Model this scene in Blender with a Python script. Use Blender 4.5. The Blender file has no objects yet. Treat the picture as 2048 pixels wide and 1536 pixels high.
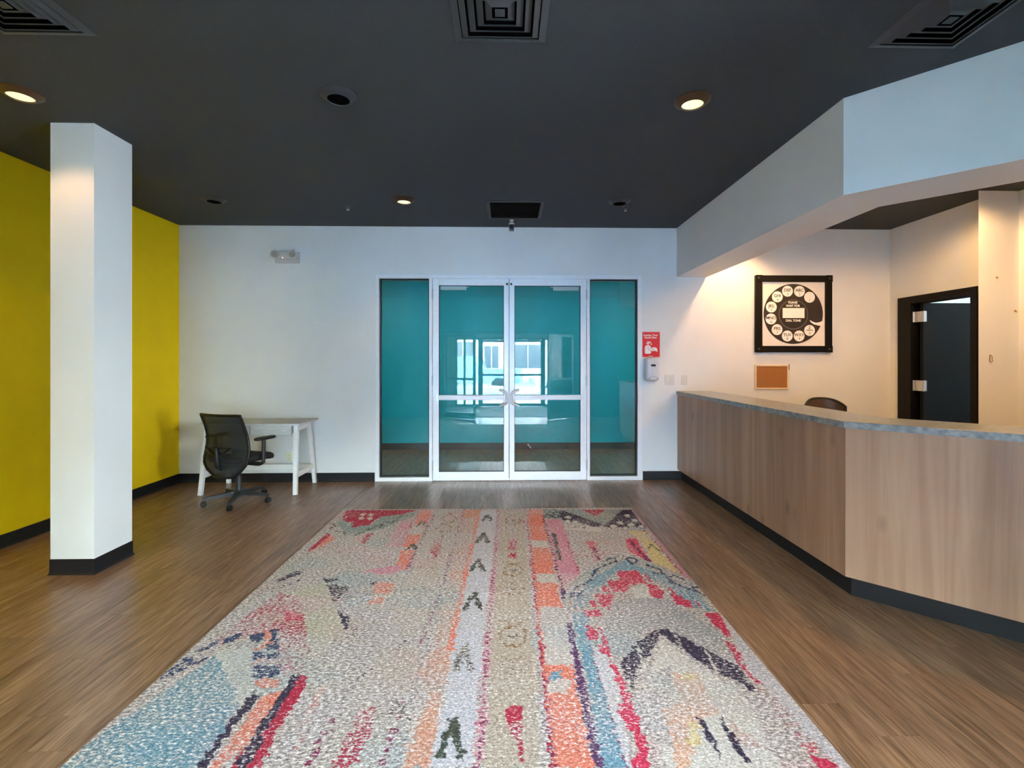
import bpy, bmesh, math, random
import numpy as np
from mathutils import Vector, Matrix
random.seed(7)
R = math.radians
S = bpy.context.scene
COL = S.collection

# ------------------------------------------------------------------ camera, world, lights, exposure
cd = bpy.data.cameras.new('camera')
cam = bpy.data.objects.new('camera', cd)
COL.objects.link(cam)
cam.location = (0, 0, 1.45)
cam.rotation_euler = (R(90), 0, R(-1.3))
cd.sensor_fit = 'HORIZONTAL'
cd.sensor_width = 36.0
cd.lens = 960.0 * 36.0 / 2048.0
cd.shift_x = -11.8 / 2048.0
cd.shift_y = -47.0 / 2048.0
cd.clip_start = 0.02
cd.clip_end = 300
S.camera = cam

S.view_settings.view_transform = 'Standard'
S.view_settings.look = 'None'
S.view_settings.gamma = 1.0
S.view_settings.use_curve_mapping = False
S.view_settings.exposure = 2.3

SKY = 36.0
world = bpy.data.worlds.new('winter_sky')
S.world = world
world.use_nodes = True
wn, wl = world.node_tree.nodes, world.node_tree.links
bgn = wn['Background']
tcw = wn.new('ShaderNodeTexCoord'); sep = wn.new('ShaderNodeSeparateXYZ'); rmp = wn.new('ShaderNodeValToRGB')
wl.new(tcw.outputs['Generated'], sep.inputs[0]); wl.new(sep.outputs['Z'], rmp.inputs[0])
rmp.color_ramp.elements[0].color = (0.95, 0.97, 1.0, 1)
rmp.color_ramp.elements[1].color = (0.50, 0.68, 1.0, 1)
wl.new(rmp.outputs[0], bgn.inputs['Color'])
bgn.inputs['Strength'].default_value = SKY

def light(name, kind, loc, energy, color, rot=(0, 0, 0), **kw):
    d = bpy.data.lights.new(name, kind)
    d.energy = energy; d.color = color
    for k, v in kw.items(): setattr(d, k, v)
    o = bpy.data.objects.new(name, d)
    o.location = loc; o.rotation_euler = rot
    COL.objects.link(o)
    return o

DAY = (0.66, 0.84, 1.0)
WARM = (1.0, 0.60, 0.27)
# the low winter sun comes over the roof and lights the street and the facade across it
light('sun', 'SUN', (0, 0, 12), 2.5, (1, 0.95, 0.88), (R(-52), 0, R(12)), angle=R(1.0))
# daylight falls in through the glazed entrance behind the camera
portal = light('entrance_portal', 'AREA', (0.15, -3.56, 1.08), 1, DAY, (R(90), 0, 0), shape='RECTANGLE', size=3.5, size_y=2.14)
portal.data.cycles.is_portal = True
portal = light('window_portal', 'AREA', (4.24, 0.0, 1.75), 1, DAY, (R(90), 0, R(90)), shape='RECTANGLE', size=0.7, size_y=1.7)  # guides sky light through the added side window
portal.data.cycles.is_portal = True
# unseen fills added to brighten the passage; lamp of the office behind the black door
light('passage_lamp', 'AREA', (-2.3, 6.2, 2.70), 3.5, (0.9, 0.97, 1.0), (0, 0, 0), shape='RECTANGLE', size=1.0, size_y=0.5)
light('passage_lamp', 'AREA', (0.1, 6.2, 2.70), 3, (0.9, 0.97, 1.0), (0, 0, 0), shape='RECTANGLE', size=1.0, size_y=0.4)
light('passage_lamp', 'AREA', (2.4, 6.2, 2.70), 3.5, (0.9, 0.97, 1.0), (0, 0, 0), shape='RECTANGLE', size=1.0, size_y=0.5)
light('office_lamp', 'AREA', (6.2, 5.6, 2.9), 9, (0.95, 0.97, 1.0), (0, 0, 0), shape='RECTANGLE', size=1.2, size_y=0.6)

# ------------------------------------------------------------------ helpers
def tag(o, label=None, cat=None, group=None, kind=None):
    if label: o['label'] = label
    if cat: o['category'] = cat
    if group: o['group'] = group
    if kind: o['kind'] = kind
    return o

def empty(name, loc, rz=0.0):
    o = bpy.data.objects.new(name, None)
    o.empty_display_size = 0.1
    o.location = loc; o.rotation_euler = (0, 0, rz)
    COL.objects.link(o)
    return o

class MB:
    """collects shapes and links them as one mesh object"""
    def __init__(s): s.b = bmesh.new()
    def box(s, x0, x1, y0, y1, z0, z1, bev=0.0, rot=None, piv=None):
        n = bmesh.new()
        bmesh.ops.create_cube(n, size=1.0)
        bmesh.ops.scale(n, vec=(abs(x1-x0), abs(y1-y0), abs(z1-z0)), verts=n.verts)
        if bev > 0:
            bmesh.ops.bevel(n, geom=list(n.edges), offset=bev, segments=2, affect='EDGES', profile=0.6)
        c = Vector(((x0+x1)/2, (y0+y1)/2, (z0+z1)/2))
        bmesh.ops.translate(n, vec=c, verts=n.verts)
        if rot is not None:
            bmesh.ops.rotate(n, cent=Vector(piv) if piv is not None else c, matrix=rot, verts=n.verts)
        return s._add(n)
    def _add(s, n):
        m = bpy.data.meshes.new('t'); n.to_mesh(m); n.free()
        s.b.from_mesh(m); bpy.data.meshes.remove(m)
        return s
    def prism(s, pts, lo, hi, axis='z', bev=0.0):
        """outline pts extruded from lo to hi along an axis; pts are the two other coordinates in order"""
        n = bmesh.new()
        def P(a, b, c):
            return (a, b, c) if axis == 'z' else ((a, c, b) if axis == 'y' else (c, a, b))
        v0 = [n.verts.new(P(p[0], p[1], lo)) for p in pts]
        v1 = [n.verts.new(P(p[0], p[1], hi)) for p in pts]
        k = len(pts)
        n.faces.new(v0); n.faces.new(v1)
        for i in range(k): n.faces.new((v0[i], v0[(i+1) % k], v1[(i+1) % k], v1[i]))
        bmesh.ops.recalc_face_normals(n, faces=n.faces)
        if bev > 0:
            bmesh.ops.bevel(n, geom=list(n.edges), offset=bev, segments=2, affect='EDGES', profile=0.6)
        return s._add(n)
    def lathe(s, prof, seg=28, at=(0, 0, 0), rot=None, close=False):
        n = bmesh.new(); rings = []
        for r, z in prof:
            if r < 1e-5: rings.append([n.verts.new((0, 0, z))])
            else: rings.append([n.verts.new((r*math.cos(2*math.pi*i/seg), r*math.sin(2*math.pi*i/seg), z)) for i in range(seg)])
        for a, b in zip(rings[:-1], rings[1:]):
            for i in range(seg):
                j = (i+1) % seg
                f = [a[i % len(a)], a[j % len(a)], b[j % len(b)], b[i % len(b)]]
                f = [v for k, v in enumerate(f) if v not in f[:k]]
                if len(f) > 2: n.faces.new(f)
        bmesh.ops.recalc_face_normals(n, faces=n.faces)
        if rot is not None: bmesh.ops.rotate(n, cent=(0, 0, 0), matrix=rot, verts=n.verts)
        bmesh.ops.translate(n, vec=at, verts=n.verts)
        return s._add(n)
    def cyl(s, a, b, r, r2=None, seg=16):
        a, b = Vector(a), Vector(b); d = b - a
        q = Vector((0, 0, 1)).rotation_difference(d.normalized()).to_matrix()
        r2 = r if r2 is None else r2
        return s.lathe([(0, 0), (r, 0), (r2, d.length), (0, d.length)], seg, a, q)
    def bar(s, a, b, w, h, w2=None, h2=None, up=(0, 0, 1)):
        """a straight bar of rectangular section from a to b"""
        a, b = Vector(a), Vector(b); d = (b-a).normalized(); up = Vector(up)
        x = d.cross(up)
        if x.length < 1e-4: x = Vector((1, 0, 0))
        x.normalize(); y = x.cross(d).normalized()
        w2 = w if w2 is None else w2; h2 = h if h2 is None else h2
        n = bmesh.new(); vs = []
        for p, ww, hh in ((a, w, h), (b, w2, h2)):
            vs.append([n.verts.new(p + x*sx*ww/2 + y*sy*hh/2) for sx, sy in ((-1, -1), (1, -1), (1, 1), (-1, 1))])
        n.faces.new(vs[0]); n.faces.new(vs[1])
        for i in range(4): n.faces.new((vs[0][i], vs[0][(i+1) % 4], vs[1][(i+1) % 4], vs[1][i]))
        bmesh.ops.recalc_face_normals(n, faces=n.faces)
        return s._add(n)
    def tube(s, pts, r, seg=8):
        pts = [Vector(p) for p in pts]; n = bmesh.new(); rings = []
        rr = r if isinstance(r, (list, tuple)) else [r]*len(pts)
        ref = Vector((0.13, 0.31, 0.94))
        for i, p in enumerate(pts):
            d = (pts[min(i+1, len(pts)-1)] - pts[max(i-1, 0)]).normalized()
            x = d.cross(ref).normalized(); y = x.cross(d).normalized()
            rings.append([n.verts.new(p + rr[i]*(x*math.cos(2*math.pi*k/seg) + y*math.sin(2*math.pi*k/seg))) for k in range(seg)])
        for a, b in zip(rings[:-1], rings[1:]):
            for k in range(seg): n.faces.new((a[k], a[(k+1) % seg], b[(k+1) % seg], b[k]))
        n.faces.new(rings[0]); n.faces.new(rings[-1])
        bmesh.ops.recalc_face_normals(n, faces=n.faces)
        return s._add(n)
    def loft(s, rings, cap=True, loop=True):
        n = bmesh.new(); vr = [[n.verts.new(p) for p in r] for r in rings]
        for a, b in zip(vr[:-1], vr[1:]):
            k = len(a)
            for i in range(k if loop else k-1): n.faces.new((a[i], a[(i+1) % k], b[(i+1) % k], b[i]))
        if cap: n.faces.new(vr[0]); n.faces.new(vr[-1])
        bmesh.ops.recalc_face_normals(n, faces=n.faces)
        return s._add(n)
    def xf(s, m):
        s.b.transform(m); return s
    def build(s, name, mat, parent=None, smooth=None, loc=None):
        m = bpy.data.meshes.new(name)
        if smooth:
            for f in s.b.faces: f.smooth = True
            for e in s.b.edges:
                if len(e.link_faces) == 2 and e.calc_face_angle(0) > R(smooth): e.smooth = False
        s.b.to_mesh(m); s.b.free()
        if mat is not None: m.materials.append(mat)
        o = bpy.data.objects.new(name, m)
        COL.objects.link(o)
        if parent is not None: o.parent = parent
        if loc is not None: o.location = loc
        return o

def struct(o, label=None):
    o['kind'] = 'structure'
    if label: o['label'] = label
    return o

def copy_tree(o, parent=None):
    c = o.copy(); COL.objects.link(c)
    if parent is not None: c.parent = parent
    for ch in o.children: copy_tree(ch, c)
    return c

# ------------------------------------------------------------------ materials
def mat(name, color, rough=0.6, metal=0.0, var=0.0, vscale=8.0, bump=0.0, bscale=60.0, spec=0.5, emit=None, es=1.0, stretch=(1, 1, 1), col2=None):
    m = bpy.data.materials.new(name); m.use_nodes = True
    nt = m.node_tree; N, L = nt.nodes, nt.links; b = N['Principled BSDF']
    b.inputs['Roughness'].default_value = rough; b.inputs['Metallic'].default_value = metal
    b.inputs['Specular IOR Level'].default_value = spec
    b.inputs['Base Color'].default_value = (*color, 1)
    tc = N.new('ShaderNodeTexCoord'); mp = N.new('ShaderNodeMapping'); mp.inputs['Scale'].default_value = stretch
    L.new(tc.outputs['Object'], mp.inputs['Vector'])
    if var > 0 or col2:
        n = N.new('ShaderNodeTexNoise'); n.inputs['Scale'].default_value = vscale; n.inputs['Detail'].default_value = 5
        L.new(mp.outputs[0], n.inputs['Vector'])
        mx = N.new('ShaderNodeMix'); mx.data_type = 'RGBA'
        c2 = col2 if col2 else tuple(c*(1-var) for c in color)
        mx.inputs[6].default_value = (*color, 1); mx.inputs[7].default_value = (*c2, 1)
        cr = N.new('ShaderNodeMapRange'); cr.inputs[1].default_value = 0.35; cr.inputs[2].default_value = 0.65
        L.new(n.outputs['Fac'], cr.inputs[0]); L.new(cr.outputs[0], mx.inputs[0]); L.new(mx.outputs[2], b.inputs['Base Color'])
    if bump > 0:
        n2 = N.new('ShaderNodeTexNoise'); n2.inputs['Scale'].default_value = bscale; n2.inputs['Detail'].default_value = 3
        L.new(mp.outputs[0], n2.inputs['Vector'])
        bp = N.new('ShaderNodeBump'); bp.inputs['Strength'].default_value = bump; bp.inputs['Distance'].default_value = 0.004
        L.new(n2.outputs['Fac'], bp.inputs['Height']); L.new(bp.outputs[0], b.inputs['Normal'])
    if emit:
        b.inputs['Emission Color'].default_value = (*emit, 1); b.inputs['Emission Strength'].default_value = es
    return m

def wood(name, c_dark, c_mid, c_light, rough, axis='Y', scale=1.0, per_object=True, knots=False):
    """wood whose grain runs along one axis; every board shifts its own grain and tone"""
    m = bpy.data.materials.new(name); m.use_nodes = True
    nt = m.node_tree; N, L = nt.nodes, nt.links; b = N['Principled BSDF']
    b.inputs['Roughness'].default_value = rough
    geo = N.new('ShaderNodeNewGeometry'); oi = N.new('ShaderNodeObjectInfo')
    sc = N.new('ShaderNodeVectorMath'); sc.operation = 'MULTIPLY'
    k = {'X': (0.9, 22, 22), 'Y': (34, 2.2, 34), 'Z': (22, 22, 0.9)}[axis]
    sc.inputs[1].default_value = tuple(v*scale for v in k)
    off = N.new('ShaderNodeVectorMath'); off.operation = 'ADD'
    rm = N.new('ShaderNodeMath'); rm.operation = 'MULTIPLY'; rm.inputs[1].default_value = 60.0 if per_object else 0.0
    L.new(geo.outputs['Position'], sc.inputs[0]); L.new(sc.outputs[0], off.inputs[0])
    L.new(oi.outputs['Random'], rm.inputs[0]); L.new(rm.outputs[0], off.inputs[1])
    n1 = N.new('ShaderNodeTexNoise'); n1.inputs['Scale'].default_value = 1.0; n1.inputs['Detail'].default_value = 7
    n1.inputs['Roughness'].default_value = 0.62; n1.inputs['Distortion'].default_value = 0.6
    L.new(off.outputs[0], n1.inputs['Vector'])
    cr = N.new('ShaderNodeValToRGB'); e = cr.color_ramp.elements
    e[0].position = 0.28; e[0].color = (*c_dark, 1); e[1].position = 0.72; e[1].color = (*c_light, 1)
    em = e.new(0.50); em.color = (*c_mid, 1)
    L.new(n1.outputs['Fac'], cr.inputs[0])
    # broad tone drift across and along the boards
    n2 = N.new('ShaderNodeTexNoise'); n2.inputs['Scale'].default_value = 0.16; n2.inputs['Detail'].default_value = 2
    L.new(off.outputs[0], n2.inputs['Vector'])
    hs = N.new('ShaderNodeHueSaturation')
    mr = N.new('ShaderNodeMapRange'); mr.inputs[1].default_value = 0.3; mr.inputs[2].default_value = 0.7
    mr.inputs[3].default_value = 0.86; mr.inputs[4].default_value = 1.12
    L.new(n2.outputs['Fac'], mr.inputs[0]); L.new(mr.outputs[0], hs.inputs['Value']); L.new(cr.outputs[0], hs.inputs['Color'])
    last = hs.outputs[0]
    if axis == 'Y':
        fs = N.new('ShaderNodeVectorMath'); fs.operation = 'MULTIPLY'; fs.inputs[1].default_value = (3.2, 2.6, 3.2)
        L.new(off.outputs[0], fs.inputs[0])
        n3 = N.new('ShaderNodeTexNoise'); n3.inputs['Scale'].default_value = 1.0; n3.inputs['Detail'].default_value = 4; n3.inputs['Roughness'].default_value = 0.6
        L.new(fs.outputs[0], n3.inputs['Vector'])
        fr_ = N.new('ShaderNodeMapRange'); fr_.inputs[1].default_value = 0.42; fr_.inputs[2].default_value = 0.70; fr_.inputs[3].default_value = 1.12; fr_.inputs[4].default_value = 0.45
        L.new(n3.outputs['Fac'], fr_.inputs[0])
        h4 = N.new('ShaderNodeHueSaturation'); L.new(fr_.outputs[0], h4.inputs['Value']); L.new(last, h4.inputs['Color']); last = h4.outputs[0]
    if per_object:
        h2 = N.new('ShaderNodeHueSaturation'); m2 = N.new('ShaderNodeMapRange')
        m2.inputs[3].default_value = 0.95; m2.inputs[4].default_value = 1.05
        L.new(oi.outputs['Random'], m2.inputs[0]); L.new(m2.outputs[0], h2.inputs['Value']); L.new(last, h2.inputs['Color']); last = h2.outputs[0]
    if knots:
        vm = N.new('ShaderNodeVectorMath'); vm.operation = 'MULTIPLY'; vm.inputs[1].default_value = (4, 4, 2.2)
        L.new(geo.outputs['Position'], vm.inputs[0])
        vo = N.new('ShaderNodeTexVoronoi'); vo.inputs['Scale'].default_value = 1.0; L.new(vm.outputs[0], vo.inputs['Vector'])
        kr = N.new('ShaderNodeMapRange'); kr.inputs[1].default_value = 0.03; kr.inputs[2].default_value = 0.16; kr.inputs[3].default_value = 0.62; kr.inputs[4].default_value = 1.0
        L.new(vo.outputs['Distance'], kr.inputs[0])
        h3 = N.new('ShaderNodeHueSaturation'); L.new(kr.outputs[0], h3.inputs['Value']); L.new(last, h3.inputs['Color']); last = h3.outputs[0]
    L.new(last, b.inputs['Base Color'])
    bp = N.new('ShaderNodeBump'); bp.inputs['Strength'].default_value = 0.10; bp.inputs['Distance'].default_value = 0.002
    L.new(n1.outputs['Fac'], bp.inputs['Height']); L.new(bp.outputs[0], b.inputs['Normal'])
    return m

def glass(name, tint, ior=1.52, rough=0.0):
    """architectural glass: each face mirrors by Fresnel and lets the rest through straight"""
    m = bpy.data.materials.new(name); m.use_nodes = True
    nt = m.node_tree; N, L = nt.nodes, nt.links
    N.remove(N['Principled BSDF']); out = N['Material Output']
    tr = N.new('ShaderNodeBsdfTransparent'); tr.inputs[0].default_value = (*tint, 1)
    gl = N.new('ShaderNodeBsdfGlossy'); gl.inputs['Roughness'].default_value = rough
    fr = N.new('ShaderNodeFresnel'); fr.inputs[0].default_value = ior
    mx = N.new('ShaderNodeMixShader')
    L.new(fr.outputs[0], mx.inputs[0]); L.new(tr.outputs[0], mx.inputs[1]); L.new(gl.outputs[0], mx.inputs[2]); L.new(mx.outputs[0], out.inputs[0])
    return m

M = {}
M['white_wall'] = mat('white_wall_paint', (0.74, 0.74, 0.73), 0.55, var=0.03, vscale=3, bump=0.12, bscale=140)
M['yellow_wall'] = mat('yellow_wall_paint', (0.88, 0.59, 0.001), 0.75, spec=0.25, var=0.05, vscale=4, bump=0.15, bscale=120)
M['teal_wall'] = mat('teal_wall_paint', (0.0008, 0.34, 0.38), 0.48, var=0.05, vscale=3, bump=0.05, bscale=100)
M['ceiling'] = mat('charcoal_ceiling_paint', (0.041, 0.046, 0.050), 0.8, var=0.18, vscale=160, bump=0.5, bscale=220)
M['floor'] = wood('vinyl_plank', (0.125, 0.060, 0.030), (0.245, 0.137, 0.078), (0.36, 0.22, 0.135), 0.30)
M['subfloor'] = mat('dark_subfloor', (0.07, 0.05, 0.04), 0.8)
M['counter_wood'] = wood('walnut_laminate', (0.27, 0.142, 0.080), (0.38, 0.220, 0.135), (0.47, 0.295, 0.192), 0.40, axis='Z', scale=0.40, knots=True)
M['counter_top'] = mat('grey_stone_laminate', (0.34, 0.36, 0.37), 0.30, var=0.45, vscale=26, stretch=(1, 1, 1), col2=(0.16, 0.19, 0.205))
M['base'] = mat('black_rubber_base', (0.010, 0.010, 0.012), 0.5, spec=0.3)
M['alu'] = mat('silver_aluminium', (0.80, 0.81, 0.83), 0.38, 0.12, var=0.04, vscale=30)
M['alu_dark'] = mat('dark_gasket', (0.03, 0.03, 0.035), 0.6)
M['steel'] = mat('brushed_steel', (0.62, 0.63, 0.65), 0.3, 0.9)
M['bronze'] = mat('dark_bronze_frame', (0.02, 0.022, 0.024), 0.4, 0.3)
M['glass'] = glass('clear_glass', (0.93, 0.98, 0.97))
M['black'] = mat('black_plastic', (0.007, 0.008, 0.009), 0.45, spec=0.35)
M['dark_grey'] = mat('dark_grey_plastic', (0.020, 0.023, 0.026), 0.45)
M['white_plastic'] = mat('white_plastic', (0.62, 0.62, 0.60), 0.4)
M['ivory_plastic'] = mat('ivory_plastic', (0.72, 0.68, 0.48), 0.4)
M['white_wood'] = mat('whitewashed_wood', (0.82, 0.82, 0.80), 0.5, var=0.12, vscale=14, stretch=(1, 8, 8))
M['desk_top'] = mat('pale_grey_wood', (0.62, 0.62, 0.60), 0.5, var=0.2, vscale=10, stretch=(1, 9, 9))
M['black_door'] = mat('black_door_paint', (0.004, 0.005, 0.0055), 0.5, spec=0.2, var=0.2, vscale=50, bump=0.08, bscale=200)
M['black_frame'] = mat('black_painted_wood', (0.003, 0.002, 0.002), 0.45, spec=0.18)
M['canvas'] = mat('cream_print', (0.78, 0.74, 0.70), 0.6, var=0.04, vscale=6)
M['dial'] = mat('dark_brown_print', (0.022, 0.012, 0.011), 0.5, var=0.45, vscale=9)
M['dial_hub'] = mat('darkest_brown_print', (0.010, 0.006, 0.006), 0.5)
M['dial_ring'] = mat('grey_brown_print', (0.12, 0.10, 0.10), 0.5)
M['ink'] = mat('black_ink', (0.02, 0.015, 0.015), 0.6)
M['paper'] = mat('white_print', (0.82, 0.80, 0.78), 0.6)
M['cork'] = mat('cork', (0.38, 0.15, 0.035), 0.8, var=0.18, vscale=120, bump=0.3, bscale=200)
M['pine'] = mat('pale_pine', (0.78, 0.60, 0.40), 0.5, var=0.1, vscale=14)
M['red_sign'] = mat('red_sign_print', (0.72, 0.008, 0.02), 0.4)
M['silver_plastic'] = mat('silver_grey_plastic', (0.55, 0.56, 0.60), 0.35, 0.2)
M['smoke'] = mat('dark_window_plastic', (0.05, 0.055, 0.07), 0.2)
M['lamp_on'] = mat('lit_lamp_lens', (0.9, 0.9, 0.7), 0.4, emit=(1.0, 0.95, 0.42), es=0.24)
M['lamp_rim'] = mat('bronze_lamp_rim', (0.07, 0.03, 0.012), 0.4)  # orange-brown of the lit rims is lamp glow put into the colour
M['lamp_rim_dark'] = mat('charcoal_lamp_rim', (0.032, 0.035, 0.038), 0.5)
M['hole'] = mat('black_recess', (0.003, 0.003, 0.004), 0.9, spec=0.0)  # black colour stands in for the shade inside downlights and vents
M['vent'] = mat('charcoal_vent_metal', (0.045, 0.05, 0.055), 0.45)
M['red_led'] = mat('red_indicator', (1, 0.3, 0.2), 0.4, emit=(1.0, 0.45, 0.4), es=1.5)
M['beam_box'] = mat('beige_grey_plastic', (0.50, 0.49, 0.48), 0.45)
M['lens'] = mat('ribbed_lamp_lens', (0.75, 0.77, 0.8), 0.15, 0.6)
M['seat'] = mat('black_fabric', (0.010, 0.010, 0.012), 0.85, bump=0.3, bscale=400)
M['brown_leather'] = mat('brown_leather', (0.085, 0.05, 0.042), 0.45, var=0.2, vscale=20)
M['brass'] = mat('brass', (0.45, 0.30, 0.12), 0.35, 0.9)

def mesh_fabric():
    m = bpy.data.materials.new('black_see_through_mesh'); m.use_nodes = True
    N, L = m.node_tree.nodes, m.node_tree.links; b = N['Principled BSDF']
    b.inputs['Base Color'].default_value = (0.012, 0.016, 0.018, 1); b.inputs['Roughness'].default_value = 0.6
    tr = N.new('ShaderNodeBsdfTransparent'); mx = N.new('ShaderNodeMixShader'); mx.inputs[0].default_value = 0.78
    L.new(tr.outputs[0], mx.inputs[1]); L.new(b.outputs[0], mx.inputs[2]); L.new(mx.outputs[0], N['Material Output'].inputs[0])
    return m
M['mesh'] = mesh_fabric()

# ------------------------------------------------------------------ room shell
H = 3.06            # ceiling height
YW = 5.80           # far wall
XL = -3.90          # yellow wall
XR = 4.711          # wall with the black door
YE = -0.60          # entrance wall
XE = 4.06           # short right wall beside the camera

# floor: sub floor plus one plank object per board
fl = MB().box(-4.2, 6.6, -3.6, 8.0, -0.06, -0.011).build('floor', M['subfloor'])
struct(fl, 'brown wood-look plank floor')
pm = MB()
n = bmesh.new()
PW, PL = 0.178, 1.22
e_ = 0.0012
for z, i in ((-0.011, 0), (-0.0012, 0), (0.0, e_)):
    for x, y in ((0, 0), (PW, 0), (PW, 1), (0, 1)):
        n.verts.new((x + (i + 0.0003)*(1 if x == 0 else -1), y + (i*0.3 + 0.0002)*(1 if y == 0 else -1), z))
n.verts.ensure_lookup_table()
for k in range(2):
    for i in range(4): n.faces.new([n.verts[k*4+i], n.verts[k*4+(i+1) % 4], n.verts[k*4+4+(i+1) % 4], n.verts[k*4+4+i]])
n.faces.new([n.verts[8+i] for i in range(4)])
bmesh.ops.recalc_face_normals(n, faces=n.faces)
plank_mesh = bpy.data.meshes.new('plank'); n.to_mesh(plank_mesh); n.free(); plank_mesh.materials.append(M['floor'])
pm.b.free()
def lay(x, y0, y1, jump):
    y = y0 - jump
    while y < y1 - 0.02:
        a, b = max(y, y0), min(y + PL, y1)
        if b - a > 0.05:
            o = bpy.data.objects.new('plank', plank_mesh); COL.objects.link(o); o.parent = fl
            o.location = (x, a, 0); o.scale = (1, b - a, 1)
        y += PL
x = XL - 0.02; i = 0
while x < 2.36:
    lay(x, 0.6, YW + 0.02, [0.0, 0.47, 0.86, 0.25, 0.66, 1.04][i % 6])
    if -2.2 < x < 2.2: lay(x, YW + 0.14, 7.86, [0.3, 0.9, 0.55][i % 3])
    x += PW; i += 1
# boards too far to the side or behind the counter to be told apart
far = MB()
for (xa, xb, ya, yb) in ((2.36, 6.5, 0.6, 5.8), (XL, 6.5, -0.6, 0.6)):
    x = xa
    while x < xb:
        far.box(x+0.0005, min(x+PW, xb)-0.0005, ya, yb, -0.011, -0.0004); x += PW
far.build('plank_field', M['floor'], fl)['kind'] = 'stuff'
MB().box(-4.1, -2.2, YW+0.12, 7.9, -0.011, -0.0006).box(2.35, 4.3, YW+0.12, 7.9, -0.011, -0.0006).box(-1.9, 2.0, YW-0.0, YW+0.13, -0.011, -0.001).build('passage_floor_margin', M['floor'], fl)

# ceiling
struct(MB().box(-4.2, 6.6, -3.6, 5.95, H, H+0.12).build('ceiling', M['ceiling']), 'dark charcoal textured ceiling')
struct(MB().box(-4.2, 5.2, 5.94, 8.0, 2.74, 2.86).build('ceiling', M['white_wall']), 'low white ceiling of the passage behind the glass')

# walls
struct(MB().box(XL-0.15, XL, -0.75, YW+0.1, -0.05, H).build('wall_left', M['yellow_wall']), 'mustard yellow side wall')
OX0, OX1, OZ = -1.575, 1.638, 2.482     # opening of the glass front
wb = MB()
wb.box(XL-0.15, OX0, YW, YW+0.13, -0.05, H).box(OX1, 5.0, YW, YW+0.13, -0.05, H).box(OX0, OX1, YW, YW+0.13, OZ, H)
struct(wb.build('wall_back', M['white_wall']), 'white far wall with the glass doors')
# wall with the black door: opening from y 4.50 to 5.60, height 2.15
DY0, DY1, DZ = 4.76, 5.56, 2.14
wr = MB().box(XR, XR+0.13, DY1, YW+0.1, -0.05, H).box(XR, XR+0.13, DY0, DY1, DZ, H)
struct(wr.build('wall_right', M['white_wall']), 'white side wall behind the counter with the black door')
wp = MB().prism([(4.469, 4.45), (4.862, 4.45), (4.862, 4.40), (6.0, 4.40), (6.0, DY0), (XR, DY0), (XR, 4.69)], -0.05, H)
struct(wp.build('wall_pier', M['white_wall']), 'white pier with small hooks right of the black door')
struct(MB().box(5.9, 6.05, 0.6, 4.7, -0.05, H).build('wall_reception', M['white_wall']))
# wall beside the camera with an opening for the added window, entrance wall
struct(MB().box(XE, 6.0, 0.75, 0.9, -0.05, H).box(XE, XE+0.15, -0.75, -0.35, -0.05, H).box(XE, XE+0.15, 0.35, 0.9, -0.05, H).box(XE, XE+0.15, -0.35, 0.35, -0.05, 0.9).box(XE, XE+0.15, -0.35, 0.35, 2.6, H).build('wall_right_front', M['white_wall']))
we = MB()
for a, b in ((XL-0.15, -1.66), (1.76, XE+0.1)): we.box(a, b, YE-0.15, YE, -0.05, H)
we.box(-1.66, 1.76, YE-0.15, YE, 2.2, H)
struct(we.build('wall_front', M['teal_wall']), 'teal wall around the entrance behind the camera')
# passage behind the glass front
struct(MB().box(-4.2, 5.2, 7.86, 8.0, -0.05, 2.8).build('wall_passage', M['teal_wall']), 'teal painted wall behind the glass doors')
struct(MB().box(-4.2, -4.05, 5.9, 7.9, -0.05, 2.8).box(4.3, 4.45, 5.9, 7.9, -0.05, 2.8).build('wall_passage_end', M['teal_wall']))
struct(MB().box(-4.05, 4.3, 7.845, 7.86, 0, 0.105).build('baseboard_passage', mat('brown_base', (0.06, 0.045, 0.04), 0.5)), 'brown baseboard of the passage')
# office behind the black door
of = MB().box(7.6, 7.7, 4.2, 7.0, -0.05, H).box(4.85, 7.6, 7.0, 7.1, -0.05, H).box(6.0, 7.6, 4.62, 4.76, -0.05, H)
struct(of.build('wall_office', M['white_wall']))
struct(MB().box(4.85, 7.7, 4.76, 7.1, H-0.03, H+0.13).build('ceiling', M['white_wall']), 'white ceiling of the office behind the black door')
struct(MB().box(6.6, 7.7, 4.2, 7.1, -0.06, -0.002).build('floor', M['floor']), 'office floor')

# baseboards
def cove(name, pts, label):
    """rubber base: outline swept along straight runs; pts = (x0,y0,x1,y1,nx,ny)"""
    m = MB()
    for x0, y0, x1, y1, nx, ny in pts:
        pr = [(0, 0), (0.013, 0), (0.007, 0.012), (0.004, 0.022), (0.004, 0.1), (0, 0.105)]
        m.loft([[(x0+nx*a, y0+ny*a, z) for a, z in pr], [(x1+nx*a, y1+ny*a, z) for a, z in pr]])
    return struct(m.build(name, M['base']), label)
cove('baseboard_left', [(XL, 0.0, XL, YW, 1, 0)], 'black rubber base along the yellow wall')
cove('baseboard_back', [(XL, YW, OX0-0.012, YW, 0, -1), (OX1+0.012, YW, 2.2, YW, 0, -1)], 'black rubber base along the white far wall')

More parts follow.
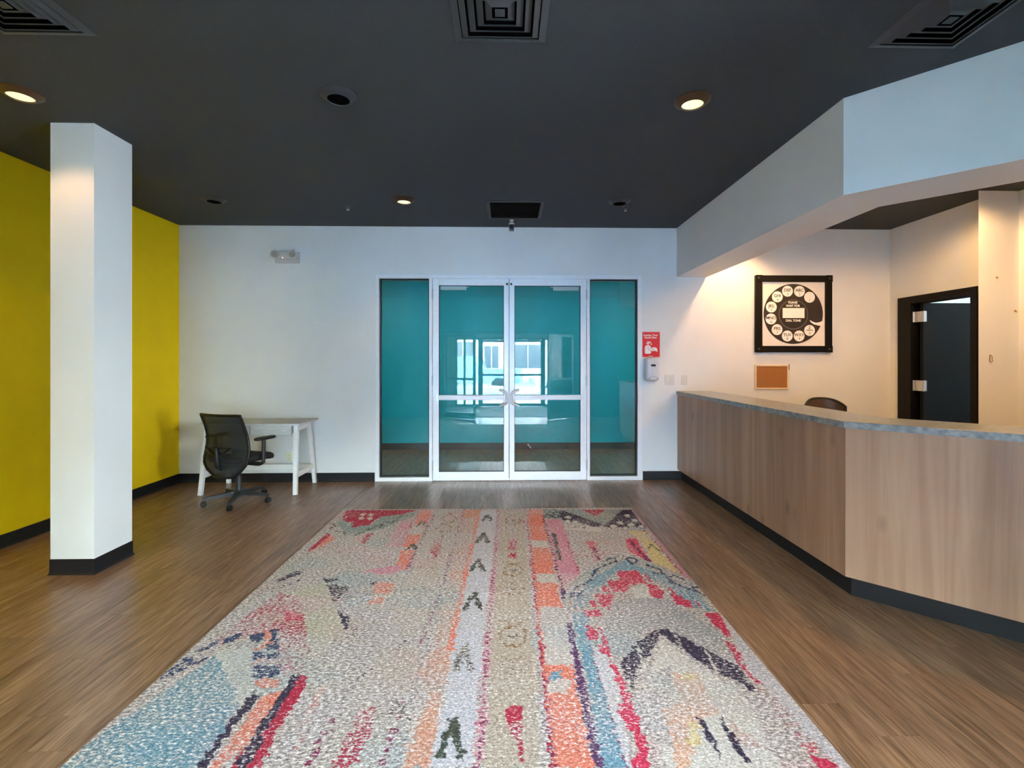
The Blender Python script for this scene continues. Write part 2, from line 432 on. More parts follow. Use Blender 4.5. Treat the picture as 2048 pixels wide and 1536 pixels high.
# square column near the yellow wall
cx0, cx1, cy0, cy1 = -3.09, -2.80, 3.32, 3.65
col = struct(MB().box(cx0, cx1, cy0, cy1, -0.01, H).build('wall_column', M['white_wall']), 'white square column in front of the yellow wall')
cb = MB()
pr = [(0, 0), (0.012, 0), (0.006, 0.012), (0.004, 0.022), (0.004, 0.1), (0, 0.105)]
cb.loft([[(cx0-a, cy0-a, z) for a, z in pr], [(cx1+a, cy0-a, z) for a, z in pr], [(cx1+a, cy1+a, z) for a, z in pr], [(cx0-a, cy1+a, z) for a, z in pr], [(cx0-a, cy0-a, z) for a, z in pr]], cap=False)
cb.build('base_trim', M['base'], col)['label'] = 'black rubber base round the foot of the column'

# soffit over the counter: straight run, then 45 degrees
so = MB().prism([(2.065, YW), (2.065, 2.90), (XE+0.15, 0.755), (XE+0.15, 1.36), (2.455, 3.115), (2.43, YW)], 2.465, H)
struct(so.build('wall_soffit', M['white_wall']), 'white angled soffit hanging over the reception counter')

# ------------------------------------------------------------------ glass front: frame, sidelights and doors
YF = YW - 0.012       # the frame sits almost flush with the wall
YB = YW + 0.10
fr = MB()
fr.box(OX0, OX0+0.042, YF, YB, 0, OZ, 0.002)                     # left jamb
fr.box(OX1-0.052, OX1, YF, YB, 0, OZ, 0.002)                     # right jamb
fr.box(OX0+0.042, OX1-0.052, YF, YB, OZ-0.045, OZ, 0.002)        # head
fr.box(-0.936, -0.896, YF, YB, 0, OZ-0.045, 0.002)               # mullions beside the doors
fr.box(0.966, 1.004, YF, YB, 0, OZ-0.045, 0.002)
fr.box(OX0+0.042, -0.936, YF, YB, 0, 0.045, 0.002)               # sills
fr.box(1.004, OX1-0.052, YF, YB, 0, 0.045, 0.002)
fr.box(-0.896, 0.966, YF+0.03, YB, 0, 0.008)                     # threshold
frame = struct(fr.build('trim_1', M['alu']), 'silver aluminium frame around the glass doors and sidelights')
for nm, x0, x1, lab in (('window_1', OX0+0.042, -0.936, 'left fixed glass sidelight'), ('window_2', 1.004, OX1-0.052, 'right fixed glass sidelight')):
    g = MB()
    for a in ((x0, x0+0.012, 0.045, OZ-0.045), (x1-0.012, x1, 0.045, OZ-0.045), (x0+0.012, x1-0.012, 0.045, 0.057), (x0+0.012, x1-0.012, OZ-0.057, OZ-0.045)):
        g.box(a[0], a[1], YF+0.03, YB-0.02, a[2], a[3])
    w = struct(g.build(nm, M['alu_dark']), lab)
    MB().box(x0+0.010, x1-0.010, YW+0.042, YW+0.050, 0.055, OZ-0.055).build('pane', M['glass'], w)

def glass_door(name, xh, xm, label, s):
    """s = +1: hinge on the left (xh < xm); -1: hinge on the right"""
    a, b = min(xh, xm), max(xh, xm)
    z0, z1 = 0.012, 2.435
    ys, ye = YF+0.004, YF+0.048
    d = struct(MB().box(xm-s*0.060 if s > 0 else xm, xm if s > 0 else xm+0.060, ys, ye, z0, z1, 0.002).build(name, M['alu']), label)
    MB().box(xh if s > 0 else xh-0.072, xh+0.072 if s > 0 else xh, ys, ye, z0, z1, 0.002).build('stile', M['alu'], d)
    ga, gb = (a+0.072, b-0.060) if s > 0 else (a+0.060, b-0.072)
    MB().box(ga, gb, ys, ye, z0, 0.108, 0.002).build('rail', M['alu'], d)
    MB().box(ga, gb, ys, ye, 2.355, z1, 0.002).build('rail', M['alu'], d)
    MB().box(ga, gb, ys+0.018, ys+0.026, 0.108, 2.355).build('pane', M['glass'], d)
    gk = MB()
    for q in ((ga, ga+0.006, 0.108, 2.355), (gb-0.006, gb, 0.108, 2.355)): gk.box(q[0], q[1], ys+0.012, ys+0.032, q[2], q[3])
    gk.box(ga+0.006, gb-0.006, ys+0.012, ys+0.032, 0.108, 0.114).box(ga+0.006, gb-0.006, ys+0.012, ys+0.032, 2.349, 2.355)
    gk.build('gasket', M['alu_dark'], d)
    # push bar: three ribs across the pane
    pb = MB().box(ga-0.004, gb+0.004, ys-0.020, ys+0.014, 0.975, 1.034, 0.004)
    for zz in (0.986, 1.005, 1.023): pb.box(ga, gb, ys-0.026, ys-0.018, zz-0.004, zz+0.004, 0.002)
    bar = pb.build('push_bar', M['alu'], d)
    MB().box(ga-0.03 if s > 0 else gb+0.03-0.022, ga-0.03+0.022 if s > 0 else gb+0.03, ys-0.006, ys, 0.968, 1.042, 0.002).cyl((ga-0.019 if s > 0 else gb+0.019, ys-0.008, 0.985), (ga-0.019 if s > 0 else gb+0.019, ys-0.004, 0.985), 0.006, seg=10).cyl((ga-0.019 if s > 0 else gb+0.019, ys-0.008, 1.026), (ga-0.019 if s > 0 else gb+0.019, ys-0.004, 1.026), 0.006, seg=10).build('end_cap', M['steel'], bar)
    # C-shaped pull handle on the meeting stile, its ends bent out over the pane
    xs = xm - s*0.032
    z0h, z1h = 0.930, 1.078
    h = MB()
    h.tube([(xs-s*0.085, ys-0.045, z1h+0.018), (xs-s*0.05, ys-0.05, z1h+0.006), (xs-s*0.012, ys-0.05, z1h-0.005), (xs+s*0.006, ys-0.048, z1h-0.025), (xs+s*0.006, ys-0.046, z1h-0.055), (xs+s*0.006, ys-0.046, z0h+0.055), (xs+s*0.006, ys-0.048, z0h+0.020), (xs-s*0.012, ys-0.05, z0h), (xs-s*0.05, ys-0.05, z0h-0.012), (xs-s*0.085, ys-0.045, z0h-0.026)], [0.009, 0.013, 0.016, 0.016, 0.015, 0.015, 0.016, 0.016, 0.013, 0.009], 12)
    h.cyl((xs+s*0.004, ys, z1h-0.03), (xs+s*0.004, ys-0.046, z1h-0.03), 0.009).cyl((xs+s*0.004, ys, z0h+0.03), (xs+s*0.004, ys-0.046, z0h+0.03), 0.009)
    hd = h.build('pull_handle', M['alu'], d, 40)
    lk = MB().lathe([(0, 0), (0.011, 0), (0.011, 0.010), (0, 0.010)], 20, (xs+s*0.004, ys+0.001, 1.02), Matrix.Rotation(R(90), 3, 'X'))
    if s > 0: lk.box(xs-0.004, xs+0.010, ys-0.004, ys+0.001, 0.965, 0.995, 0.001)
    lk.build('lock_cylinder', M['black'], d)
    MB().lathe([(0, 0), (0.013, 0), (0.013, 0.004), (0.006, 0.006), (0, 0.006)], 20, (xm-s*0.022, ys+0.001, 2.372), Matrix.Rotation(R(90), 3, 'X')).build('pivot_cap', M['dark_grey'], d)
    for zc in (2.25, 1.21, 0.19):
        MB().cyl((xh-s*0.004, ys-0.004, zc-0.06), (xh-s*0.004, ys-0.004, zc+0.06), 0.008, seg=10).box(xh-0.007, xh+0.007, ys-0.002, ys+0.006, zc-0.06, zc+0.06).build('hinge', M['steel'], d)
    # closer box on the far side of the top rail
    cxa = ga + 0.012 if s > 0 else gb - 0.012 - 0.31
    c = MB().box(cxa, cxa+0.31, ye, ye+0.05, 2.305, 2.365, 0.006).build('closer', M['white_plastic'], d)
    MB().bar((cxa+(0.2 if s > 0 else 0.11), ye+0.05, 2.335), (cxa+(0.2 if s > 0 else 0.11)+s*0.12, ye+0.22, 2.375), 0.02, 0.006).build('closer_arm', M['steel'], c)
    return d
glass_door('door_1', -0.892, 0.0225, 'left leaf of the silver-framed glass double door', 1)
glass_door('door_2', 0.962, 0.0295, 'right leaf of the silver-framed glass double door', -1)

# ------------------------------------------------------------------ black door on the right wall
df = MB()
df.box(XR-0.018, XR, DY1, DY1+0.105, 0, DZ+0.055, 0.002).box(XR-0.018, XR, DY0-0.068, DY1, DZ, DZ+0.055, 0.002)
df.box(XR-0.018, XR+0.14, DY1-0.08, DY1, 0, DZ, 0.002).box(XR-0.018, XR+0.14, DY0, DY1-0.08, DZ-0.03, DZ, 0.002)
df.box(XR+0.10, XR+0.125, DY1-0.095, DY1-0.08, 0, DZ-0.03).box(XR-0.018, XR, DY0-0.068, DY0, 0, DZ)
dfr = struct(df.build('door_3', M['black_frame']), 'black door frame behind the counter, its black leaf standing open')
LY = 5.385
leaf = MB().box(XR+0.05, XR+0.86, LY, LY+0.044, 0.01, 2.108, 0.002).build('door_leaf', M['black_door'], dfr)
leaf['label'] = 'flat black door leaf swung open'
for zc in (1.955, 1.16, 0.3):
    hg = MB().box(XR+0.052, XR+0.088, LY-0.003, LY, zc-0.06, zc+0.06, 0.001)
    hg.box(XR+0.008, XR+0.036, DY1-0.0835, DY1-0.0800, zc-0.06, zc+0.06, 0.001)
    hg.bar((XR+0.030, DY1-0.083, zc), (XR+0.048, LY-0.002, zc), 0.003, 0.12)
    hg.cyl((XR+0.050, LY-0.006, zc-0.062), (XR+0.050, LY-0.006, zc+0.062), 0.009, seg=12)
    k = hg.build('hinge', M['steel'], dfr)
    k['label'] = 'silver butt hinge'

# ------------------------------------------------------------------ reception counter and its worktop
PX, PY = 2.072, 2.897      # corner of the two front panels
d45 = math.sqrt(0.5)
ZB, ZT = 0.126, 1.038
END = (XE, PY - (XE - PX))  # where the angled run meets the short wall
def band(off0, off1, x_end=XE):
    """outline between two offsets behind the front line, straight run then 45 degrees"""
    def pts(o):
        c = (PX+o, PY+o*math.tan(R(22.5)))
        e = (x_end, c[1] - (x_end - c[0]))
        return [(PX+o, YW-0.003), c, e]
    a, b = pts(off0), pts(off1)
    return a + b[::-1]
ct = empty('reception_counter', (PX, YW, 0))
tag(ct, 'walnut wood reception counter with an angled front, right of the rug', 'counter')
def at_ct(m): return m.xf(Matrix.Translation((-PX, -YW, 0)))
t_ = 0.02
a = band(0, t_)
at_ct(MB().prism([a[0], a[1], a[4], a[5]], ZB, ZT, bev=0.0008)).build('front_panel', M['counter_wood'], ct)['label'] = 'long straight walnut front panel'
at_ct(MB().prism([(a[1][0]+0.0015, a[1][1]-0.0015), a[2], a[3], (a[4][0]+0.0015, a[4][1]-0.0015)], ZB, ZT, bev=0.0008)).build('front_panel', M['counter_wood'], ct)['label'] = 'angled walnut front panel, lighter and knotty'
k = band(0.055, 0.067); kk = at_ct(MB().prism(k, -0.005, ZB, bev=0.001))
kk.build('toe_kick', M['base'], ct)['label'] = 'black rubber toe kick'
at_ct(MB().prism(band(0.055, 0.30), ZB-0.018, ZB)).build('bottom_board', M['counter_wood'], ct)
at_ct(MB().prism(band(0.28, 0.30), ZB, ZT)).build('back_panel', M['white_plastic'], ct)
tm = MB().prism(band(-0.014, 0.40), ZT, 1.078, bev=0.003)
tag(tm.build('countertop', M['counter_top']), 'grey stone-look countertop running along the reception counter', 'countertop')

# ------------------------------------------------------------------ rug
RW, RL = 2.805, 3.90
PAL = {'T': (184,166,148), 'S': (206,148,122), 'O': (224,124,100), 'A': (198,192,196), 'P': (208,138,152), 'C': (178,28,62),
       'M': (132,38,82), 'E': (200,186,176), 'B': (108,150,168), 'U': (84,44,92), 'G': (140,152,146), 'N': (46,36,64),
       'K': (58,66,52), 'V': (48,62,98), 'H': (206,200,188), 'Y': (212,188,128), 'D': (212,70,96), 'R': (202,42,80),
       'F': (150,152,154), 'J': (220,168,138), 'W': (138,98,46), 'Z': (60,40,48), 'I': (184,176,150)}
RUG_POLYS = [('T',0.5,[(0.924,0.031),(1.156,0.037),(1.162,2.976),(0.925,2.971)]),('S',0.5,[(1.18,0.037),(1.334,0.041),(1.31,2.979),(1.208,2.977)]),('S',0.85,[(1.18,0.037),(1.334,0.041),(1.325,0.29),(1.174,0.287)]),('O',0.75,[(1.302,0.29),(1.334,0.206),(1.314,2.289),(1.285,2.288)]),('S',0.8,[(1.253,2.577),(1.301,2.578),(1.31,2.979),(1.216,2.977)]),('A',0.9,[(1.334,0.041),(1.484,0.044),(1.458,2.983),(1.31,2.979)]),('P',0.6,[(1.484,0.044),(1.527,0.045),(1.5,2.984),(1.462,2.983)]),('T',0.85,[(1.527,0.045),(1.744,0.05),(1.71,2.989),(1.5,2.984)]),('O',0.85,[(1.783,0.051),(1.928,0.054),(1.888,2.993),(1.747,2.989)]),('E',0.75,[(1.777,0.838),(1.904,0.862),(1.908,0.995),(1.778,0.982)]),('E',0.7,[(1.781,1.443),(1.909,1.446),(1.912,1.577),(1.779,1.574)]),('E',0.6,[(1.778,1.872),(1.923,1.892),(1.906,2.42),(1.764,2.417)]),('B',0.8,[(1.772,2.489),(1.827,2.448),(1.847,2.518),(1.774,2.523)]),('E',0.7,[(1.769,2.523),(1.869,2.519),(1.862,2.607),(1.767,2.605)]),('U',0.85,[(1.917,1.679),(1.948,1.68),(1.927,2.993),(1.888,2.993)]),('E',0.6,[(1.905,1.892),(1.952,1.893),(1.947,2.053),(1.903,2.052)]),('B',0.8,[(1.964,1.68),(2.058,1.682),(2.028,2.128),(2.01,2.995),(1.927,2.993)]),('A',0.8,[(2.004,2.263),(2.084,2.306),(2.064,2.657),(2.022,2.996),(2.01,2.995)]),('G',0.9,[(1.928,0.054),(2.077,0.057),(2.076,0.321),(1.931,0.318)]),('P',0.95,[(1.939,0.332),(2.075,0.335),(2.077,1.457),(1.935,1.454)]),('P',0.6,[(1.917,1.431),(2.077,1.457),(1.958,1.654),(1.926,1.653)]),('G',0.8,[(2.12,0.058),(2.714,0.072),(2.428,0.527)]),('C',0.9,[(2.304,0.063),(2.535,0.068),(2.408,0.259)]),('N',0.85,[(2.075,0.073),(2.124,0.074),(2.315,0.341),(2.433,0.502),(2.345,0.551),(2.183,0.471),(2.076,0.363)]),('N',0.85,[(2.699,0.072),(2.781,0.073),(2.771,0.609),(2.662,0.533),(2.478,0.578),(2.423,0.527)]),('H',0.8,[(2.098,0.443),(2.231,0.446),(2.4,0.601),(2.386,0.672),(2.285,0.647),(2.08,0.594)]),('H',0.95,[(2.109,0.28),(2.132,0.238),(2.169,0.239),(2.18,0.296),(2.156,0.337),(2.122,0.322)]),('H',0.95,[(2.159,0.418),(2.183,0.378),(2.218,0.379),(2.228,0.433),(2.205,0.471),(2.172,0.458)]),('H',0.95,[(2.09,0.403),(2.112,0.363),(2.148,0.364),(2.159,0.418),(2.136,0.457),(2.103,0.443)]),('H',0.95,[(2.197,0.522),(2.221,0.485),(2.256,0.485),(2.265,0.536),(2.242,0.573),(2.209,0.56)]),('H',0.95,[(2.115,0.52),(2.137,0.483),(2.172,0.483),(2.183,0.534),(2.16,0.571),(2.127,0.558)]),('H',0.95,[(2.666,0.25),(2.695,0.207),(2.732,0.208),(2.736,0.266),(2.707,0.308),(2.674,0.293)]),('H',0.95,[(2.698,0.377),(2.727,0.336),(2.763,0.337),(2.767,0.392),(2.738,0.431),(2.706,0.417)]),('H',0.95,[(2.641,0.494),(2.669,0.456),(2.704,0.457),(2.708,0.508),(2.681,0.546),(2.649,0.532)]),('H',0.95,[(2.719,0.534),(2.746,0.496),(2.782,0.497),(2.784,0.548),(2.757,0.585),(2.726,0.572)]),('H',0.95,[(2.557,0.44),(2.584,0.401),(2.62,0.402),(2.625,0.455),(2.597,0.493),(2.565,0.48)]),('H',0.95,[(2.475,0.528),(2.501,0.491),(2.536,0.492),(2.542,0.543),(2.516,0.579),(2.485,0.566)]),('H',0.95,[(2.568,0.58),(2.594,0.544),(2.629,0.545),(2.633,0.594),(2.607,0.63),(2.576,0.617)]),('P',0.9,[(2.785,0.058),(2.814,0.059),(2.804,1.577),(2.771,1.525)]),('Y',0.8,[(2.605,0.654),(2.749,0.657),(2.759,1.503),(2.699,1.471),(2.621,1.286),(2.655,0.911)]),('D',0.8,[(2.495,0.833),(2.63,0.814),(2.612,1.277),(2.511,1.114)]),('D',0.7,[(2.214,0.869),(2.286,0.871),(2.266,1.217),(2.211,1.276)]),('D',0.5,[(2.291,1.053),(2.348,1.035),(2.332,1.147),(2.28,1.146)]),('G',0.35,[(2.374,0.625),(2.557,0.746),(2.499,1.057),(2.347,1.054)]),('G',0.5,[(1.906,1.834),(2.03,1.545),(2.287,1.164),(2.476,1.151),(2.688,1.353),(2.794,1.576),(2.8,1.968),(2.721,1.95),(2.554,1.758),(2.324,1.688),(2.092,1.924),(1.93,1.948)]),('B',0.7,[(1.952,1.893),(2.002,1.745),(2.168,1.512),(2.44,1.221),(2.485,1.324),(2.644,1.485),(2.765,1.731),(2.777,1.967),(2.671,1.892),(2.592,1.641),(2.45,1.388),(2.282,1.477),(2.152,1.685),(2.039,1.895)]),('R',0.85,[(2.34,1.417),(2.481,1.405),(2.487,1.583),(2.376,1.636),(2.317,1.587)]),('R',0.85,[(2.243,1.55),(2.382,1.588),(2.332,1.721),(2.243,1.7)]),('R',0.85,[(2.194,1.632),(2.226,1.633),(2.231,1.712),(2.187,1.711)]),('R',0.85,[(2.137,1.748),(2.239,1.719),(2.219,1.938),(2.13,1.88)]),('R',0.85,[(2.077,1.808),(2.107,1.809),(2.108,1.885),(2.076,1.885)]),('R',0.85,[(2.014,1.923),(2.123,1.914),(2.113,2.011),(2.03,1.988)]),('R',0.85,[(2.014,2.079),(2.059,2.105),(2.056,2.22),(2.007,2.219)]),('R',0.85,[(2.082,2.081),(2.106,2.139),(2.111,2.307),(2.078,2.298)]),('R',0.85,[(2.042,2.264),(2.111,2.265),(2.118,2.406),(2.048,2.326)]),('R',0.85,[(2.479,1.59),(2.533,1.626),(2.559,1.694),(2.533,1.819),(2.476,1.829),(2.465,1.692)]),('R',0.85,[(2.608,1.642),(2.626,1.682),(2.621,1.759),(2.682,1.81),(2.671,1.915),(2.577,1.867)]),('R',0.85,[(2.707,1.823),(2.727,1.835),(2.722,1.905),(2.699,1.904)]),('R',0.85,[(2.716,1.949),(2.793,1.984),(2.783,2.228),(2.727,2.191),(2.711,2.055)]),('R',0.85,[(2.701,2.213),(2.76,2.33),(2.701,2.43),(2.771,2.512),(2.762,2.569),(2.686,2.581),(2.68,2.437),(2.693,2.287)]),('R',0.85,[(2.692,2.948),(2.747,2.978),(2.767,3.013),(2.68,3.011)]),('R',0.85,[(2.508,1.452),(2.525,1.452),(2.526,1.584),(2.509,1.598)]),('R',0.9,[(2.076,2.378),(2.11,2.461),(2.114,2.643),(2.112,2.823),(2.109,2.919),(2.089,2.997),(2.022,2.996),(2.038,2.962),(2.076,2.919),(2.06,2.797),(2.032,2.729),(2.076,2.658),(2.074,2.496)]),('H',0.7,[(2.376,1.636),(2.475,1.625),(2.464,1.847),(2.353,1.815)]),('A',0.85,[(2.793,1.984),(2.818,2.022),(2.804,3.013),(2.769,3.013),(2.705,2.493)]),('F',0.6,[(2.225,1.781),(2.543,1.789),(2.717,2.153),(2.685,2.438),(2.496,2.433),(2.362,2.087),(2.095,2.424),(2.094,2.13)]),('H',0.6,[(2.379,2.206),(2.463,2.395),(2.536,2.506),(2.614,2.67),(2.548,3.008),(2.142,2.998),(2.169,2.66)]),('N',0.75,[(2.123,2.406),(2.245,2.238),(2.377,2.127),(2.43,2.147),(2.359,2.227),(2.278,2.351),(2.186,2.481),(2.131,2.628),(2.12,2.514)]),('N',0.95,[(2.393,2.146),(2.444,2.128),(2.56,2.275),(2.604,2.351),(2.673,2.437),(2.669,2.516),(2.673,2.647),(2.624,2.563),(2.548,2.478),(2.474,2.336)]),('F',0.5,[(2.284,2.465),(2.366,2.43),(2.296,2.632),(2.235,2.719),(2.196,2.921),(2.146,2.873),(2.191,2.66)]),('J',0.6,[(2.348,2.484),(2.463,2.487),(2.451,2.651),(2.455,2.738),(2.357,2.777),(2.231,3.0),(2.178,2.999),(2.211,2.851),(2.219,2.705),(2.329,2.678),(2.324,2.585)]),('Y',0.6,[(2.394,2.485),(2.449,2.504),(2.428,2.545),(2.375,2.537)]),('Y',0.7,[(2.301,2.776),(2.346,2.803),(2.302,2.912),(2.265,2.9)]),('J',0.35,[(2.455,2.738),(2.518,2.858),(2.556,2.929),(2.456,2.904)]),('N',0.9,[(2.347,2.75),(2.364,2.769),(2.377,2.879),(2.361,2.965),(2.351,2.929),(2.348,2.846)]),('N',0.9,[(2.445,2.746),(2.447,2.8),(2.46,2.885),(2.454,2.982),(2.428,2.984),(2.428,2.885),(2.429,2.805)]),('C',0.6,[(1.597,0.802),(1.662,0.803),(1.661,1.038),(1.593,1.037)]),('C',0.8,[(1.596,1.094),(1.66,1.095),(1.651,1.186),(1.6,1.185)]),('C',0.9,[(1.585,2.685),(1.652,2.68),(1.651,2.761),(1.589,2.76)]),('C',0.6,[(1.593,2.76),(1.649,2.761),(1.642,2.85),(1.596,2.849)]),('C',0.7,[(1.627,2.85),(1.644,2.85),(1.642,2.974),(1.628,2.974)]),('O',0.9,[(0.746,0.027),(0.881,0.03),(0.878,0.972),(0.75,0.949)]),('E',0.5,[(0.724,0.399),(0.868,0.467),(0.868,0.707),(0.748,0.682)]),('O',0.7,[(0.773,1.018),(0.883,1.001),(0.892,1.369),(0.748,1.365),(0.806,1.244)]),('O',0.8,[(0.741,1.53),(0.866,1.554),(0.874,1.72),(0.746,1.698)]),('O',0.6,[(0.733,1.729),(0.859,1.744),(0.848,1.822),(0.739,1.82)]),('C',0.6,[(1.013,0.799),(1.067,0.779),(1.089,1.137),(1.035,1.189),(1.005,1.023)]),('C',0.7,[(0.972,2.676),(1.046,2.669),(1.057,2.849),(1.042,2.939),(1.022,2.973),(0.969,2.972),(0.968,2.87),(0.976,2.772)]),('S',0.5,[(1.166,2.422),(1.245,2.405),(1.238,2.477),(1.164,2.475)]),('O',0.45,[(0.768,2.534),(0.79,2.534),(0.82,2.843),(0.804,2.934),(0.757,2.741)]),('G',0.85,[(0.06,0.22),(0.751,0.058),(0.761,0.163),(0.51,0.558),(0.259,0.693),(0.086,0.41)]),('C',0.98,[(0.042,0.027),(0.739,0.043),(0.586,0.174),(0.424,0.228),(0.389,0.43),(0.242,0.515),(0.24,0.427),(0.134,0.345),(0.064,0.22)]),('H',1,[(0.213,0.166),(0.223,0.122),(0.255,0.137),(0.268,0.196),(0.24,0.209)]),('H',1,[(0.287,0.167),(0.298,0.123),(0.331,0.139),(0.342,0.197),(0.314,0.211)]),('H',1,[(0.23,0.266),(0.24,0.224),(0.271,0.239),(0.283,0.295),(0.256,0.308)]),('H',1,[(0.312,0.267),(0.322,0.226),(0.354,0.24),(0.365,0.296),(0.337,0.309)]),('C',0.9,[(0.089,0.632),(0.131,0.679),(0.109,1.003),(0.073,1.078)]),('O',0.7,[(0.131,0.679),(0.2,0.781),(0.155,0.926),(0.102,1.05)]),('P',0.75,[(0.643,0.33),(0.767,0.25),(0.77,0.969),(0.628,0.966)]),('P',0.3,[(0.284,0.908),(0.762,0.969),(0.748,1.365),(0.306,1.275)]),('P',0.8,[(0.6,1.362),(0.847,1.271),(0.842,1.406),(0.707,1.441),(0.622,1.513)]),('C',0.85,[(0.417,0.674),(0.468,0.652),(0.469,0.892),(0.427,0.871)]),('O',0.6,[(0.352,0.729),(0.415,0.697),(0.406,0.828),(0.358,0.827)]),('G',0.5,[(-0.011,1.268),(0.185,1.052),(0.254,1.232),(0.098,1.501)]),('B',0.4,[(0.332,1.433),(0.69,1.403),(0.783,1.767),(0.686,1.864),(0.548,1.743)]),('N',0.8,[(0.362,1.485),(0.434,1.487),(0.467,1.421),(0.472,1.509),(0.412,1.557)]),('N',0.65,[(0.42,1.578),(0.479,1.566),(0.588,1.609),(0.588,1.701),(0.559,1.774),(0.584,1.845),(0.561,1.856),(0.5,1.711)]),('N',0.8,[(0.58,1.868),(0.638,1.902),(0.71,2.0),(0.726,2.099),(0.691,2.088),(0.66,1.998)]),('N',0.4,[(0.688,1.999),(0.887,2.172),(0.888,2.237),(0.76,2.137)]),('N',0.95,[(0.698,1.55),(0.74,1.501),(0.739,1.606)]),('N',0.75,[(0.065,1.486),(0.137,1.367),(0.22,1.322),(0.191,1.415),(0.092,1.543)]),('N',0.5,[(0.165,1.352),(0.21,1.117),(0.23,1.206),(0.212,1.369)]),('I',0.6,[(0.193,1.704),(0.398,1.522),(0.59,1.862),(0.724,2.108),(0.672,2.315),(0.569,2.23),(0.351,1.769),(0.163,1.639)]),('C',0.5,[(0.063,2.184),(0.178,1.672),(0.329,1.738),(0.493,2.045),(0.607,2.273),(0.65,2.446),(0.539,2.443),(0.379,2.1),(0.207,2.17),(0.115,2.228)]),('R',0.7,[(0.291,1.883),(0.418,1.914),(0.46,1.994),(0.355,1.992)]),('R',0.6,[(0.425,2.227),(0.476,2.228),(0.608,2.445),(0.539,2.443)]),('V',0.9,[(0.237,2.125),(0.303,2.113),(0.335,2.181),(0.275,2.198)]),('V',0.9,[(0.324,2.085),(0.356,2.085),(0.446,2.265),(0.388,2.268),(0.368,2.217),(0.394,2.213)]),('V',0.9,[(0.337,2.291),(0.363,2.276),(0.403,2.317),(0.458,2.286),(0.486,2.35),(0.368,2.347)]),('V',0.9,[(0.393,2.386),(0.425,2.375),(0.462,2.402),(0.508,2.377),(0.555,2.468),(0.502,2.484),(0.44,2.473)]),('V',0.9,[(0.122,2.163),(0.187,2.105),(0.199,2.156),(0.163,2.217)]),('O',0.7,[(0.443,2.486),(0.556,2.489),(0.58,2.549),(0.493,2.541)]),('B',0.64,[(0.073,2.612),(0.164,2.311),(0.309,2.266),(0.472,2.575),(0.472,2.707),(0.502,2.961),(-0.002,2.958),(0.039,2.751)]),('H',0.6,[(0.147,2.283),(0.291,2.224),(0.499,2.607),(0.487,2.68),(0.307,2.456)]),('B',0.66,[(0.023,2.801),(0.073,2.612),(0.327,2.618),(0.511,2.961),(-0.002,2.958)]),('N',0.9,[(0.483,2.575),(0.523,2.592),(0.518,2.812),(0.52,2.962),(0.49,2.961),(0.479,2.804)]),('O',0.7,[(0.531,2.598),(0.602,2.569),(0.627,2.683),(0.603,2.885),(0.572,2.963),(0.528,2.962),(0.538,2.8)]),('C',0.9,[(0.613,2.456),(0.673,2.464),(0.701,2.558),(0.694,2.766),(0.717,2.966),(0.599,2.963),(0.615,2.839),(0.624,2.625)])]
